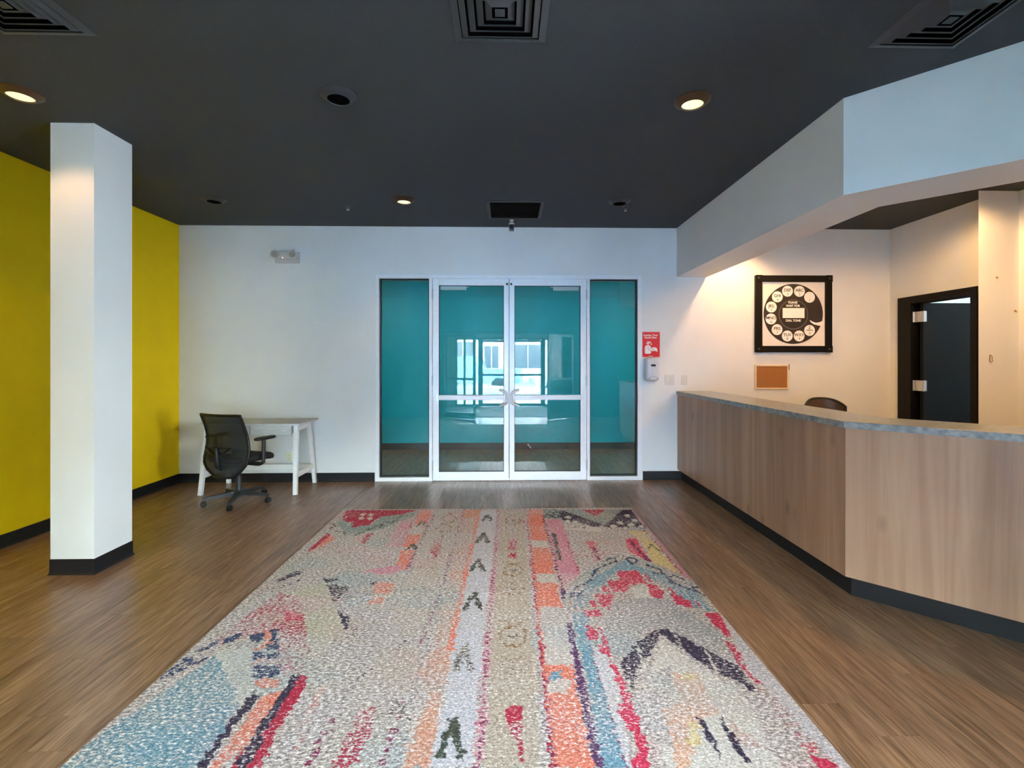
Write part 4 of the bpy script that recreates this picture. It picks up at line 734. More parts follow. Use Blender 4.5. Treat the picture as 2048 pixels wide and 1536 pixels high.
    for s in (-1, 1):
        ar = MB().tube([(s*0.12, 0.0, 0.412), (s*0.295, 0.0, 0.414), (s*0.318, 0.0, 0.43), (s*0.320, 0.0, 0.47), (s*0.320, 0.0, 0.655)], [0.017, 0.017, 0.018, 0.019, 0.017], 10)
        arm = ar.build('armrest_post', M['dark_grey'], c, 50)
        pad = []
        for z, g in ((0.655, -0.012), (0.662, 0), (0.676, 0), (0.683, -0.012)):
            pad.append([(s*0.318+(0.042+g)*math.copysign(abs(math.cos(t))**0.7, math.cos(t)), 0.02+(0.125+g)*math.copysign(abs(math.sin(t))**0.7, math.sin(t)), z) for t in [2*math.pi*i/28 for i in range(28)]])
        MB().loft(pad).build('armrest_pad', M['black'], arm, 50)
swivel_chair()

# chair behind the counter, only its curved back shows
def reception_chair():
    c = empty('desk_chair', (3.18, 4.62, 0), R(172))
    tag(c, 'brown curved-back chair behind the counter, below the cork board', 'chair')
    MB().lathe([(0, 0.0), (0.23, 0.0), (0.235, 0.01), (0.22, 0.018), (0.04, 0.035), (0.028, 0.06), (0.028, 0.50), (0.06, 0.53), (0, 0.53)], 28).build('pedestal', M['steel'], c, 40)
    rings = []
    for z, g in ((0.53, -0.02), (0.545, 0), (0.585, 0), (0.60, -0.03)):
        rings.append([((0.23+g)*math.copysign(abs(math.cos(t))**0.6, math.cos(t)), (0.22+g)*math.copysign(abs(math.sin(t))**0.6, math.sin(t)), z) for t in [2*math.pi*i/32 for i in range(32)]])
    MB().loft(rings).build('seat', M['brown_leather'], c, 50)
    def pt(a, v, off):
        top = 1.062 - 0.075*abs(a)**2.6
        r_ = 0.245 + 0.045*v + off
        ang = a*R(52)
        return (r_*math.sin(ang)*0.86, -r_*math.cos(ang)*0.95 + 0.03, 0.64 + (top-0.64)*v)
    for off, nm, mt_ in ((0.0, 'backrest', M['brown_leather']),):
        outer = [[pt(a/10, v/8, 0.0) for a in range(-10, 11)] for v in range(9)]
        inner = [[pt(a/10, v/8, -0.024) for a in range(-10, 11)] for v in range(9)]
        m = MB(); m.loft(outer, cap=False, loop=False).loft(inner, cap=False, loop=False)
        m.build(nm, mt_, c, 60)
    rim = [pt(-1, v/8, -0.012) for v in range(9)] + [pt(a/10, 1, -0.012) for a in range(-9, 10)] + [pt(1, v/8, -0.012) for v in range(8, -1, -1)]
    MB().tube(rim, 0.014, 8).build('back_rim', M['black'], c, 60)
    MB().tube([(0, -0.05, 0.53), (0, -0.22, 0.55), (0, -0.235, 0.70)], 0.018, 8).build('back_post', M['steel'], c, 60)
reception_chair()

# ------------------------------------------------------------------ ceiling fixtures
def downlight(x, y, lit, label):
    c = empty('downlight', (x, y, H))
    tag(c, label, 'ceiling light', 'lit recessed downlights' if lit else 'unlit recessed downlights')
    rim = MB().lathe([(0.108, 0), (0.108, -0.006), (0.098, -0.012), (0.074, -0.030), (0.066, -0.031), (0.064, -0.026), (0.070, -0.004), (0.070, 0)], 40)
    rim.build('trim_ring', M['lamp_rim'] if lit else M['lamp_rim_dark'], c, 35)
    if lit:
        MB().lathe([(0, -0.0255), (0.05, -0.0245), (0.066, -0.022), (0.066, -0.002), (0, -0.002)], 36).build('lens', M['lamp_on'], c, 50)
        light('downlight_beam', 'SPOT', (x, y, H-0.034), 5.5, WARM, (0, 0, 0), spot_size=R(118), spot_blend=0.5, shadow_soft_size=0.05)
    else:
        MB().lathe([(0, -0.022), (0.046, -0.022), (0.066, -0.0275), (0.066, -0.001), (0, -0.001)], 36).build('recess', M['hole'], c)  # black disc just above the lip, shade of the opening put into its colour
        MB().lathe([(0, -0.0255), (0.020, -0.0250), (0.030, -0.0225), (0, -0.0225)], 28).build('bulb', M['hole'], c, 50)
    return c
downlight(-2.922, 2.951, True, 'lit downlight nearest the column and the yellow wall')
downlight(1.148, 2.947, True, 'lit downlight near the corner of the white soffit')
downlight(-1.030, 4.825, True, 'lit downlight in the far ceiling, left of the dark grille')
downlight(-1.022, 2.935, False, 'unlit dark downlight, the largest of the unlit ones, nearest the camera')
downlight(-2.920, 4.853, False, 'unlit dark downlight in the far left corner of the ceiling')
downlight(1.135, 4.821, False, 'unlit dark downlight right of the dark ceiling grille')
RECEPTION = (1.0, 0.59, 0.25)
# lamps of the reception ceiling, hidden by the soffit
light('reception_lamp', 'SPOT', (2.72, 5.33, H-0.05), 19, RECEPTION, (0, 0, 0), spot_size=R(130), spot_blend=0.6, shadow_soft_size=0.06)
light('reception_lamp', 'SPOT', (3.7, 2.6, H-0.05), 30, RECEPTION, (0, 0, 0), spot_size=R(168), spot_blend=0.35, shadow_soft_size=0.06)
light('reception_lamp', 'SPOT', (4.0, 4.1, H-0.05), 15, RECEPTION, (0, 0, 0), spot_size=R(168), spot_blend=0.35, shadow_soft_size=0.06)
light('downlight_beam', 'SPOT', (-3.05, 1.1, H-0.05), 9, WARM, (0, 0, 0), spot_size=R(120), spot_blend=0.5, shadow_soft_size=0.06)

def diffuser(x0, x1, y0, y1, label):
    cx_, cy_ = (x0+x1)/2, (y0+y1)/2; s = (x1-x0)/2
    c = empty('ceiling_vent', (cx_, cy_, H)); tag(c, label, 'vent', 'square ceiling diffusers')
    MB().box(-s+0.02, s-0.02, -s+0.02, s-0.02, -0.004, -0.0008).build('backing', M['hole'], c)
    def ring(a, za, b, zb, th=0.0025):
        m = MB()
        R_ = lambda r, z: [(-r, -r, z), (r, -r, z), (r, r, z), (-r, r, z)]
        m.loft([R_(a, za), R_(b, zb), R_(b, zb-th), R_(a, za-th), R_(a, za)], cap=False)
        return m
    ring(s+0.012, -0.001, s-0.022, -0.012).build('frame', M['vent'], c)
    for k in range(4):
        a = (s-0.026)*(1-k*0.215)
        ring(a, -0.006, a-0.030, -0.022+0.001*k, 0.002).build('louver', M['vent'], c)
    q = (s-0.026)*(1-4*0.215)
    MB().box(-q+0.004, q-0.004, -q+0.004, q-0.004, -0.022, -0.018, 0.001).build('center_plate', M['vent'], c)
diffuser(-0.245, 0.18, 1.985, 2.41, 'square ceiling diffuser at the top centre of the view')
diffuser(-2.465, -2.04, 1.985, 2.41, 'square ceiling diffuser above the column side, far left')
diffuser(1.86, 2.285, 1.985, 2.41, 'square ceiling diffuser beside the white soffit')

gr = empty('return_grille', (0.085, 5.13, H)); tag(gr, 'dark rectangular ceiling grille above the glass doors', 'vent')
g = MB(); gx, gy = 0.295, 0.30
for a in ((-gx, gx, -gy, -gy+0.035), (-gx, gx, gy-0.035, gy), (-gx, -gx+0.035, -gy+0.035, gy-0.035), (gx-0.035, gx, -gy+0.035, gy-0.035)): g.box(*a, -0.010, -0.0005, 0.001)
g.build('frame', M['lamp_rim_dark'], gr)
MB().box(-gx+0.03, gx-0.03, -gy+0.03, gy-0.03, -0.003, -0.0005).build('backing', M['hole'], gr)
for k in range(20):
    y = -gy+0.048+k*0.0266
    MB().bar((-gx+0.034, y, -0.008), (gx-0.034, y, -0.008), 0.014, 0.0015, up=(0, -0.9, 1)).build('slat', M['black'], gr)

for x, y, lab in ((-1.651, 5.025, 'small fire sprinkler in the ceiling left of the far lit downlight'), (1.239, 4.991, 'small fire sprinkler beside the unlit downlight right of the grille')):
    c = empty('sprinkler', (x, y, H)); tag(c, lab, 'sprinkler', 'ceiling sprinklers')
    MB().lathe([(0, -0.0005), (0.032, -0.0005), (0.030, -0.006), (0.010, -0.010), (0.009, -0.022), (0, -0.022)], 20).build('escutcheon', M['lamp_rim_dark'], c, 40)
    MB().tube([(-0.007, 0, -0.02), (-0.012, 0, -0.032), (0, 0, -0.046), (0.012, 0, -0.032), (0.007, 0, -0.02)], 0.002, 6).lathe([(0, -0.048), (0.014, -0.048), (0.014, -0.046), (0, -0.046)], 16).build('deflector', M['steel'], c)

c = empty('security_camera', (0.052, 5.50, H)); tag(c, 'small white and grey security camera under the ceiling above the doors', 'camera')
MB().lathe([(0, -0.0005), (0.024, -0.0005), (0.024, -0.012), (0.010, -0.018), (0.009, -0.035), (0, -0.035)], 20).build('mount', M['white_plastic'], c, 40)
MB().box(-0.030, 0.030, -0.02, 0.05, -0.062, -0.033, 0.008).build('bracket', M['white_plastic'], c)
b_ = MB().box(-0.028, 0.028, -0.055, 0.035, -0.122, -0.062, 0.008).build('housing', M['dark_grey'], c)
MB().lathe([(0, 0), (0.021, 0), (0.021, 0.006), (0.017, 0.010), (0, 0.008)], 24, (0, -0.054, -0.094), Matrix.Rotation(R(90), 3, 'X')).build('lens', M['black'], b_, 40)

# ------------------------------------------------------------------ things on the far wall
def wall_thing(name, x, z, label, cat, group=None):
    c = empty(name, (x, YW, z)); tag(c, label, cat, group); return c
RX = Matrix.Rotation(R(90), 3, 'X')
c = wall_thing('emergency_light', -2.615, 2.68, 'beige twin-head emergency light high on the wall above the desk', 'emergency light')
MB().box(-0.14, 0.14, -0.045, -0.0008, -0.070, 0.060, 0.004).build('back_plate', M['beam_box'], c)
rr = [[(0.155*math.cos(t)*k, y, 0.018 + 0.052*math.copysign(abs(math.sin(t))**0.8, math.sin(t))*k) for t in [2*math.pi*i/32 for i in range(32)]] for k, y in ((1, -0.045), (1, -0.065), (0.93, -0.080), (0.7, -0.086))]
MB().loft(rr).build('housing', M['beam_box'], c, 50)
for x in (-0.115, 0.092):
    h_ = MB().lathe([(0.047, 0), (0.049, 0.03), (0.044, 0.036), (0.036, 0.028), (0, 0.026), (0, 0)], 28, (x, -0.076, 0.022), RX).build('lamp_head', M['beam_box'], c, 40)
    q = MB().lathe([(0, 0.030), (0.036, 0.029), (0.036, 0.026), (0, 0.026)], 28, (x, -0.076, 0.022), RX)
    for k in range(-2, 3): q.bar((x-0.03, -0.107, 0.022+k*0.012+0.012), (x+0.03, -0.107, 0.022+k*0.012-0.012), 0.003, 0.003)
    q.build('lens', M['lens'], h_)
MB().lathe([(0, 0.006), (0.006, 0.004), (0.007, 0), (0, 0)], 14, (-0.028, -0.083, -0.018), RX).build('indicator', M['red_led'], c)
MB().cyl((0.075, -0.02, 0.058), (0.075, -0.02, 0.092), 0.006).build('conduit', M['dark_grey'], c)

def text_mesh(body, size, mt, parent, loc, rot=(90, 0, 0), bold=0.0, width=None, name='lettering', ext=0.0006):
    cu = bpy.data.curves.new('lettering', 'FONT'); cu.body = body; cu.size = size
    cu.align_x = 'CENTER'; cu.align_y = 'CENTER'; cu.extrude = ext; cu.offset = bold; cu.resolution_u = 3
    t = bpy.data.objects.new('t', cu); COL.objects.link(t); bpy.context.view_layer.update()
    me = bpy.data.meshes.new_from_object(t.evaluated_get(bpy.context.evaluated_depsgraph_get()))
    bpy.data.objects.remove(t); me.name = name
    if width:
        w = max(v.co.x for v in me.vertices) - min(v.co.x for v in me.vertices)
        for v in me.vertices: v.co.x *= width/w
    me.materials.clear(); me.materials.append(mt)
    o = bpy.data.objects.new(name, me); COL.objects.link(o); o.parent = parent
    o.location = loc; o.rotation_euler = [R(a) for a in rot]
    return o

# red hand sanitizer sign
c = wall_thing('hand_sanitizer_sign', 1.752, 1.645, 'red sign with white hand and bottle symbol, above the wall dispenser', 'sign')
MB().box(-0.106, 0.106, -0.004, -0.0006, -0.152, 0.152, 0.0006).build('plate', M['red_sign'], c)
text_mesh('Sanitize Your', 0.034, M['paper'], c, (-0.008, -0.0045, 0.112), bold=0.0008, width=0.178)
text_mesh('Hands Now', 0.034, M['paper'], c, (-0.008, -0.0045, 0.083), bold=0.0008, width=0.150)
sy = MB()
sy.prism([(-0.079, -0.100), (-0.068, -0.114), (-0.012, -0.114), (-0.002, -0.100), (-0.002, -0.040), (-0.008, -0.024), (-0.026, -0.008), (-0.054, -0.008), (-0.073, -0.022), (-0.079, -0.040)], -0.0052, -0.004, 'y')
sy.prism([(-0.058, 0.002), (-0.024, 0.002), (-0.024, 0.016), (-0.058, 0.016)], -0.0052, -0.004, 'y')
sy.prism([(-0.052, 0.020), (-0.010, 0.020), (-0.004, 0.010), (-0.001, 0.014), (-0.006, 0.034), (-0.052, 0.034)], -0.0052, -0.004, 'y')
sy.prism([(-0.004, -0.006), (0.006, -0.006), (0.008, 0.002), (0.002, 0.014), (-0.006, 0.000)], -0.0052, -0.004, 'y')
sy.build('bottle_symbol', M['paper'], c)
ha = MB().prism([(-0.046, -0.036), (-0.030, -0.034), (-0.014, -0.046), (0.004, -0.040), (0.040, -0.034), (0.062, -0.040), (0.074, -0.056), (0.076, -0.092), (0.062, -0.080), (0.040, -0.078), (0.008, -0.080), (-0.014, -0.076), (-0.034, -0.056)], -0.0060, -0.0052, 'y')
ha.build('hand_symbol', M['paper'], c)
MB().tube([(-0.046, -0.0062, -0.036), (-0.034, -0.0062, -0.058), (-0.014, -0.0062, -0.078), (0.006, -0.0062, -0.082)], 0.0022, 6).tube([(-0.014, -0.0062, -0.046), (0.006, -0.0062, -0.060), (0.036, -0.0062, -0.060)], 0.0022, 6).tube([(-0.046, -0.0062, -0.036), (-0.028, -0.0062, -0.034), (-0.014, -0.0062, -0.046)], 0.0016, 6).tube([(-0.068, -0.0056, -0.04), (-0.068, -0.0056, -0.096)], 0.0016, 6).build('symbol_outline', M['red_sign'], c)
MB().box(-0.032, 0.020, -0.0048, -0.004, -0.144, -0.138).build('small_print', M['paper'], c)

# wall dispenser
c = wall_thing('sanitizer_dispenser', 1.745, 1.343, 'silver grey wall dispenser below the red sign', 'dispenser')
def rrect(w, z0, z1, y, r=0.03, k=8):
    p = []
    for cx_, cz_, a0 in ((w-r, z1-r, 0), (-w+r, z1-r, 90), (-w+r, z0+r, 180), (w-r, z0+r, 270)):
        for i in range(k+1):
            a = R(a0+90*i/k); p.append((cx_+r*math.cos(a), y, cz_+r*math.sin(a)))
    return p
MB().loft([rrect(0.082, -0.138, 0.142, -0.0008), rrect(0.086, -0.140, 0.142, -0.03), rrect(0.084, -0.138, 0.140, -0.07)]).build('back_shell', M['silver_plastic'], c, 50)
MB().loft([rrect(0.084, -0.140, 0.140, -0.0702, 0.034), rrect(0.080, -0.136, 0.137, -0.095, 0.034), rrect(0.066, -0.128, 0.128, -0.112, 0.03), rrect(0.045, -0.12, 0.11, -0.117, 0.02)]).build('front_cover', mat('pale_silver_plastic', (0.62, 0.63, 0.68), 0.35), c, 60)
MB().loft([rrect(0.030, 0.036, 0.062, -0.1174, 0.012), rrect(0.028, 0.038, 0.060, -0.1190, 0.011)]).build('level_window', M['smoke'], c)
sc_ = MB()
sc_.loft([[(k*0.058*math.cos(t), y, -0.108+k*0.026*math.sin(t)) for t in [2*math.pi*i/28 for i in range(28)]] for k, y in ((1.0, -0.108), (1.0, -0.1205), (0.90, -0.1215), (0.80, -0.1165))])
sc_.build('nozzle_scoop', mat('mid_grey_plastic', (0.34, 0.36, 0.39), 0.3), c, 50)

def plate(x, z, w, label, rockers, group):
    c = wall_thing('light_switch', x, z, label, 'switch', group)
    MB().box(-w/2, w/2, -0.006, -0.0006, -0.060, 0.060, 0.003).build('plate', M['white_plastic'], c)
    for i in range(rockers):
        rx = (i-(rockers-1)/2)*0.046
        MB().box(rx-0.016, rx+0.016, -0.009, -0.006, -0.033, 0.033, 0.0015, rot=Matrix.Rotation(R(3 if i % 2 else -3), 3, 'X')).build('rocker', M['white_plastic'], c)
plate(1.977, 1.216, 0.118, 'white double light switch plate right of the dispenser', 2, 'wall switches')
plate(2.160, 1.212, 0.072, 'white single light switch plate just above the counter end', 1, 'wall switches')
c = wall_thing('power_outlet', -2.606, 0.300, 'ivory power outlet low on the wall under the desk', 'outlet')
MB().box(-0.036, 0.036, -0.006, -0.0006, -0.058, 0.058, 0.003).build('plate', M['ivory_plastic'], c)
for s in (-1, 1):
    q = MB().lathe([(0, 0.008), (0.016, 0.008), (0.017, 0.006), (0, 0.006)], 20, (0, 0, s*0.022), RX).build('socket', M['ivory_plastic'], c)
    MB().box(-0.008, -0.006, -0.0086, -0.008, s*0.022-0.004, s*0.022+0.006).box(0.006, 0.008, -0.0086, -0.008, s*0.022-0.004, s*0.022+0.006).build('slot', M['black'], q)

# framed rotary dial print
c = wall_thing('framed_picture', 3.492, 2.018, 'black framed picture of a rotary phone dial above the cork board', 'picture')
W2, H2 = 0.472, 0.468
for nm, a in (('frame_rail', (-W2, W2, H2-0.078, H2)), ('frame_rail', (-W2, W2, -H2, -H2+0.078)), ('frame_rail', (-W2, -W2+0.082, -H2+0.078, H2-0.078)), ('frame_rail', (W2-0.082, W2, -H2+0.078, H2-0.078))):
    MB().box(a[0], a[1], -0.040, -0.001, a[2], a[3], 0.004).build(nm, M['black_frame'], c)
for sx in (-1, 1):
    for sz in (-1, 1):
        k = MB().box(sx*(W2-0.040)-0.042, sx*(W2-0.040)+0.042, -0.045, -0.040, sz*(H2-0.038)-0.041, sz*(H2-0.038)+0.041, 0.001).build('corner_plate', M['black_frame'], c)
        MB().lathe([(0.0, 0.010), (0.012, 0.008), (0.017, 0), (0, 0)], 18, (sx*(W2-0.036), -0.045, sz*(H2-0.036)), RX).build('bolt', M['dark_grey'], k, 50)
MB().box(-W2+0.07, W2-0.07, -0.020, -0.004, -H2+0.07, H2-0.07).build('print', M['canvas'], c)
u_ = 0.000672
P = lambda cx_, cy_: ((cx_-950)*u_, -(cy_-880)*u_)
Rm = Matrix.Rotation(R(90), 3, 'X')
def disc(r, y0, y1, x, z, mt, name, seg=64, parent=None):
    return MB().lathe([(0, -y1), (r, -y1), (r, -y0), (0, -y0)], seg, (x, 0, z), Rm).build(name, mt, parent or c)
dial = disc(0.366, -0.0225, -0.0200, 0.0, 0.0, M['dial'], 'dial')
disc(0.182, -0.0230, -0.0225, 0.0, -0.008, M['dial_ring'], 'hub_ring', parent=dial)
disc(0.172, -0.0236, -0.0230, 0.0, -0.006, M['dial_hub'], 'hub', parent=dial)
MB().box(-0.133, 0.137, -0.0244, -0.0236, -0.050, 0.072, 0.0003).build('name_card', M['paper'], dial)
for (hx, hy, a, b) in ((842, 468, 'DEF', '3'), (1062, 470, 'ABC', '2'), (1248, 576, '', '1'), (655, 570, 'GHI', '4'), (545, 755, 'JKL', '5'), (540, 972, 'MNO', '6'), (650, 1165, 'PRS', '7'), (838, 1280, 'TUV', '8'), (1056, 1280, 'WXY', '9'), (1248, 1180, 'Z', '0')):
    x, z = P(hx, hy)
    hole = disc(0.0665, -0.0232, -0.0225, x, z, M['paper'], 'finger_hole', 40, dial)
    if a: text_mesh(a, 0.052 if len(a) > 1 else 0.044, M['ink'], hole, (x, -0.0236, z+(0.012 if len(a) > 1 else 0.032)), bold=0.0006)
    if a == 'Z': text_mesh('OPERATOR', 0.016, M['ink'], hole, (x, -0.0236, z+0.002), bold=0.0006)
    text_mesh(b, 0.044, M['ink'], hole, (x+0.002, -0.0236, z-0.036), bold=-0.0004)
text_mesh('PLEASE', 0.036, M['paper'], dial, (-0.006, -0.0242, 0.138), bold=0.0012)
text_mesh('WAIT FOR', 0.036, M['paper'], dial, (-0.006, -0.0242, 0.098), bold=0.0012)
text_mesh('DIAL TONE', 0.036, M['paper'], dial, (-0.002, -0.0242, -0.082), bold=0.0012)
fs = [(1250, 990), (1300, 1020), (1360, 1040), (1430, 1030), (1490, 1005), (1510, 1030), (1480, 1100), (1410, 1090), (1330, 1070), (1270, 1030)]
MB().prism([P(*q) for q in fs], -0.026, -0.0226, 'y').build('finger_stop', M['paper'], dial)

# cork board
c = wall_thing('cork_board', 3.232, 1.248, 'small cork board in a pale wooden frame under the dial picture', 'notice board')
for a in ((-0.208, 0.208, 0.131, 0.149), (-0.208, 0.208, -0.149, -0.131), (-0.208, -0.190, -0.131, 0.131), (0.190, 0.208, -0.131, 0.131)):
    MB().box(a[0], a[1], -0.016, -0.001, a[2], a[3], 0.002).build('frame_rail', M['pine'], c)
MB().box(-0.192, 0.192, -0.010, -0.001, -0.133, 0.133).build('cork_panel', M['cork'], c)
pn = MB().cyl((0, -0.006, -0.036), (0, -0.006, 0.030), 0.004, seg=10).cyl((0, -0.006, 0.030), (0, -0.006, 0.038), 0.0045, 0.003, seg=10)
c = wall_thing('pencil', 3.449, 1.368, 'thin dark pencil hanging at the top right of the cork board', 'pencil')
pn.build('body', M['black'], c)

# hooks on the pier
def on_pier(name, x, z, label, cat, group=None):
    c = empty(name, (x, 4.45, z)); tag(c, label, cat, group); return c
c = on_pier('wall_anchor', 4.644, 2.237, 'upper of two small brass screws in the peach-lit pier', 'screw', 'screws in the pier')
MB().lathe([(0, 0.012), (0.006, 0.010), (0.009, 0.0), (0, 0)], 12, (0, -0.0005, 0), RX).build('head', M['brass'], c)
c = on_pier('wall_anchor', 4.823, 1.921, 'lower of two small brass screws in the pier, with a short hook', 'screw', 'screws in the pier')
MB().lathe([(0, 0.012), (0.006, 0.010), (0.009, 0.0), (0, 0)], 12, (0, -0.0005, 0), RX).build('head', M['brass'], c)
MB().tube([(0, -0.005, 0), (0.003, -0.014, -0.008), (0.0, -0.014, -0.018)], 0.0025, 6).build('hook', M['brass'], c)
c = on_pier('door_latch_hook', 4.580, 1.464, 'small metal catch hanging from a screw on the pier', 'hook')
MB().lathe([(0, 0.012), (0.005, 0.010), (0.008, 0.0), (0, 0)], 12, (0, -0.0005, 0.034), RX).build('screw', M['brass'], c)
MB().tube([(0, -0.010, 0.034), (-0.012, -0.010, 0.022), (-0.013, -0.010, -0.022), (0, -0.010, -0.032), (0.013, -0.010, -0.022), (0.012, -0.010, 0.022), (0, -0.010, 0.034)], 0.003, 8).build('loop', M['brass'], c, 50)
MB().box(-0.006, 0.006, -0.012, -0.007, -0.024, 0.014, 0.002).build('tongue', M['white_plastic'], c)

# door stop on the passage wall
c = empty('door_stop', (0.345, 7.845, 0.075)); tag(c, 'short white door stop on the passage baseboard', 'door stop')
MB().cyl((0, 0, 0), (0.045, -0.05, -0.05), 0.009, seg=12).lathe([(0, 0), (0.014, 0), (0.014, 0.01), (0, 0.01)], 12, (0, 0.0, 0), RX).build('rod', M['white_plastic'], c)

# ------------------------------------------------------------------ behind the camera: entrance, vestibule and street (mirrored in the glass)
fr = MB()
for a in ((-1.66, -1.60, 0, 2.2), (1.70, 1.76, 0, 2.2), (-1.60, 1.70, 2.13, 2.2)): fr.box(a[0], a[1], YE-0.13, YE-0.02, a[2], a[3], 0.003)
struct(fr.build('trim_2', M['bronze']), 'dark frame of the inner entrance behind the camera')
def leaf_door(x, y, ang, label):
    c = empty('entrance_door', (x, y, 0), R(ang)); tag(c, label, 'door', 'entrance door leaves')
    w, z1 = 0.92, 2.10
    for a in ((0, 0.055, 0.012, z1), (w-0.055, w, 0.012, z1)): MB().box(a[0], a[1], -0.022, 0.022, a[2], a[3], 0.003).build('stile', M['bronze'], c)
    MB().box(0.055, w-0.055, -0.022, 0.022, 0.012, 0.16, 0.003).build('rail', M['bronze'], c)
    MB().box(0.055, w-0.055, -0.022, 0.022, z1-0.06, z1, 0.003).build('rail', M['bronze'], c)
    MB().box(0.055, w-0.055, -0.004, 0.004, 0.16, z1-0.06).build('pane', M['glass'], c)
    MB().box(0.03, w-0.03, -0.062, -0.024, 0.96, 1.02, 0.006).build('push_bar', M['bronze'], c)
    return c
leaf_door(-1.57, YE+0.03, 30, 'left inner entrance door leaf standing open')
leaf_door(1.67, YE+0.03, 180-42, 'right inner entrance door leaf standing open')
# vestibule
YO = -3.40
MB().box(-2.2, 2.2, YO-0.05, YE-0.15, -0.011, -0.001).build('floor', mat('grey_mat_floor', (0.26, 0.30, 0.32), 0.8, var=0.2, vscale=40))['kind'] = 'structure'
brick = mat('brown_brick', (0.20, 0.11, 0.08), 0.8, var=0.3, vscale=14)
for nm, x0, x1, inner in (('wall_vestibule_left', -2.25, -2.10, -2.10), ('wall_vestibule_right', 2.10, 2.25, 2.10)):
    w = struct(MB().box(x0, x1, YO, YE-0.15, -0.05, H).build(nm, mat('grey_mortar', (0.36, 0.34, 0.32), 0.9)), 'brick side wall of the entrance vestibule')
    b0 = MB().box(-0.006, 0.006, -0.098, 0.098, -0.028, 0.028, 0.002)
    first = b0.build('brick', brick, w)
    n_ = 0; rest = MB()
    for r_ in range(44):
        for q in range(13):
            y = YO + 0.12 + q*0.21 + (0.105 if r_ % 2 else 0); z = 0.04 + r_*0.068
            if y > YE - 0.27 or z > 3.0: continue
            if n_ >= 300: rest.box(inner-0.006, inner+0.006, y-0.098, y+0.098, z-0.028, z+0.028); continue
            o = first if n_ == 0 else first.copy()
            if n_: COL.objects.link(o); o.parent = w
            o.location = (inner, y, z); n_ += 1
    rest.build('brick_field', brick, w)['kind'] = 'stuff'
c = empty('notice_box', (-2.085, -1.9, 0.35)); tag(c, 'pale low wall cabinet on the left brick vestibule wall', 'cabinet')
MB().box(-0.0, 0.10, -0.22, 0.22, 0, 0.85, 0.006).build('body', M['white_plastic'], c)
MB().box(0.10, 0.106, -0.10, 0.06, 0.42, 0.66, 0.002).build('window', M['smoke'], c)
# outer glass front
of = MB()
for a in ((-2.1, -1.62, 0, H), (1.92, 2.1, 0, H), (-1.62, 1.92, 2.16, H)): of.box(a[0], a[1], YO-0.15, YO, a[2], a[3])
struct(of.build('wall_vestibule_front', M['white_wall']))
ofr = MB()
for a in ((-1.62, -1.56, 0, 2.16), (-1.36, -1.30, 0, 2.1), (-0.90, -0.82, 0, 2.1), (1.12, 1.20, 0, 2.1), (1.60, 1.66, 0, 2.1), (1.86, 1.92, 0, 2.16), (-1.56, 1.86, 2.10, 2.16), (-1.56, -0.90, 0, 0.08), (1.20, 1.86, 0, 0.08)): ofr.box(a[0], a[1], YO-0.11, YO-0.03, a[2], a[3], 0.003)
w3 = struct(ofr.build('window_3', M['bronze']), 'outer glazed front of the vestibule')
for a, b in ((-1.56, -1.36), (-1.30, -0.90), (1.20, 1.60), (1.66, 1.86)): MB().box(a, b, YO-0.074, YO-0.066, 0.08, 2.10).build('pane', M['glass'], w3)
for nm, a, b in (('door_4', -0.82, 0.145), ('door_5', 0.155, 1.12)):
    d = struct(MB().box(a, a+0.06, YO-0.10, YO-0.05, 0.01, 2.095, 0.003).box(b-0.06, b, YO-0.10, YO-0.05, 0.01, 2.095, 0.003).box(a+0.06, b-0.06, YO-0.10, YO-0.05, 0.01, 0.10, 0.003).box(a+0.06, b-0.06, YO-0.10, YO-0.05, 2.03, 2.095, 0.003).build(nm, M['bronze']), 'outer glass door leaf of the vestibule')
    MB().box(a+0.06, b-0.06, YO-0.079, YO-0.071, 0.10, 2.03).build('pane', M['glass'], d)
    MB().box(a+0.02, b-0.02, YO-0.05, YO-0.02, 0.97, 1.03, 0.005).build('push_bar', M['bronze'], d)
# unseen window added in the right wall beside the camera for extra daylight
f_ = MB()
for q in ((-0.35, -0.31, 0.9, 2.6), (0.31, 0.35, 0.9, 2.6), (-0.31, 0.31, 0.9, 0.94), (-0.31, 0.31, 2.56, 2.6)): f_.box(XE+0.05, XE+0.13, q[0], q[1], q[2], q[3])
w = struct(f_.build('window_4', M['bronze']), 'window in the right wall beside the camera')
MB().box(XE+0.086, XE+0.094, -0.31, 0.31, 0.94, 2.56).build('pane', M['glass'], w)
# street
snow = mat('trodden_snow', (0.19, 0.23, 0.29), 0.8, var=0.35, vscale=2.5, bump=0.8, bscale=6)
MB().box(-30, 30, -9.0, YO-0.15, -0.20, -0.02).build('pavement', snow)['kind'] = 'structure'
MB().box(-30, 30, -20.0, -9.0, -0.20, -0.06).build('road', mat('wet_asphalt', (0.12, 0.14, 0.17), 0.5, var=0.3, vscale=1.5))['kind'] = 'structure'
MB().box(-30, 30, -24.0, -20.0, -0.20, -0.02).build('far_pavement', snow)['kind'] = 'structure'
sb = MB()
rnd = random.Random(5)
rings = []
for i in range(61):
    x = -30 + i; hh = 0.28 + 0.16*rnd.random(); ww = 0.7 + 0.3*rnd.random()
    rings.append([(x, -8.6 + ww*math.cos(t), -0.03 + hh*math.sin(t)) for t in [math.pi*k/8 for k in range(9)]])
sb.loft(rings, loop=False, cap=False)
tag(sb.build('snow_bank', snow, None, 60), 'low ridge of ploughed snow along the kerb', 'snow', kind='stuff')
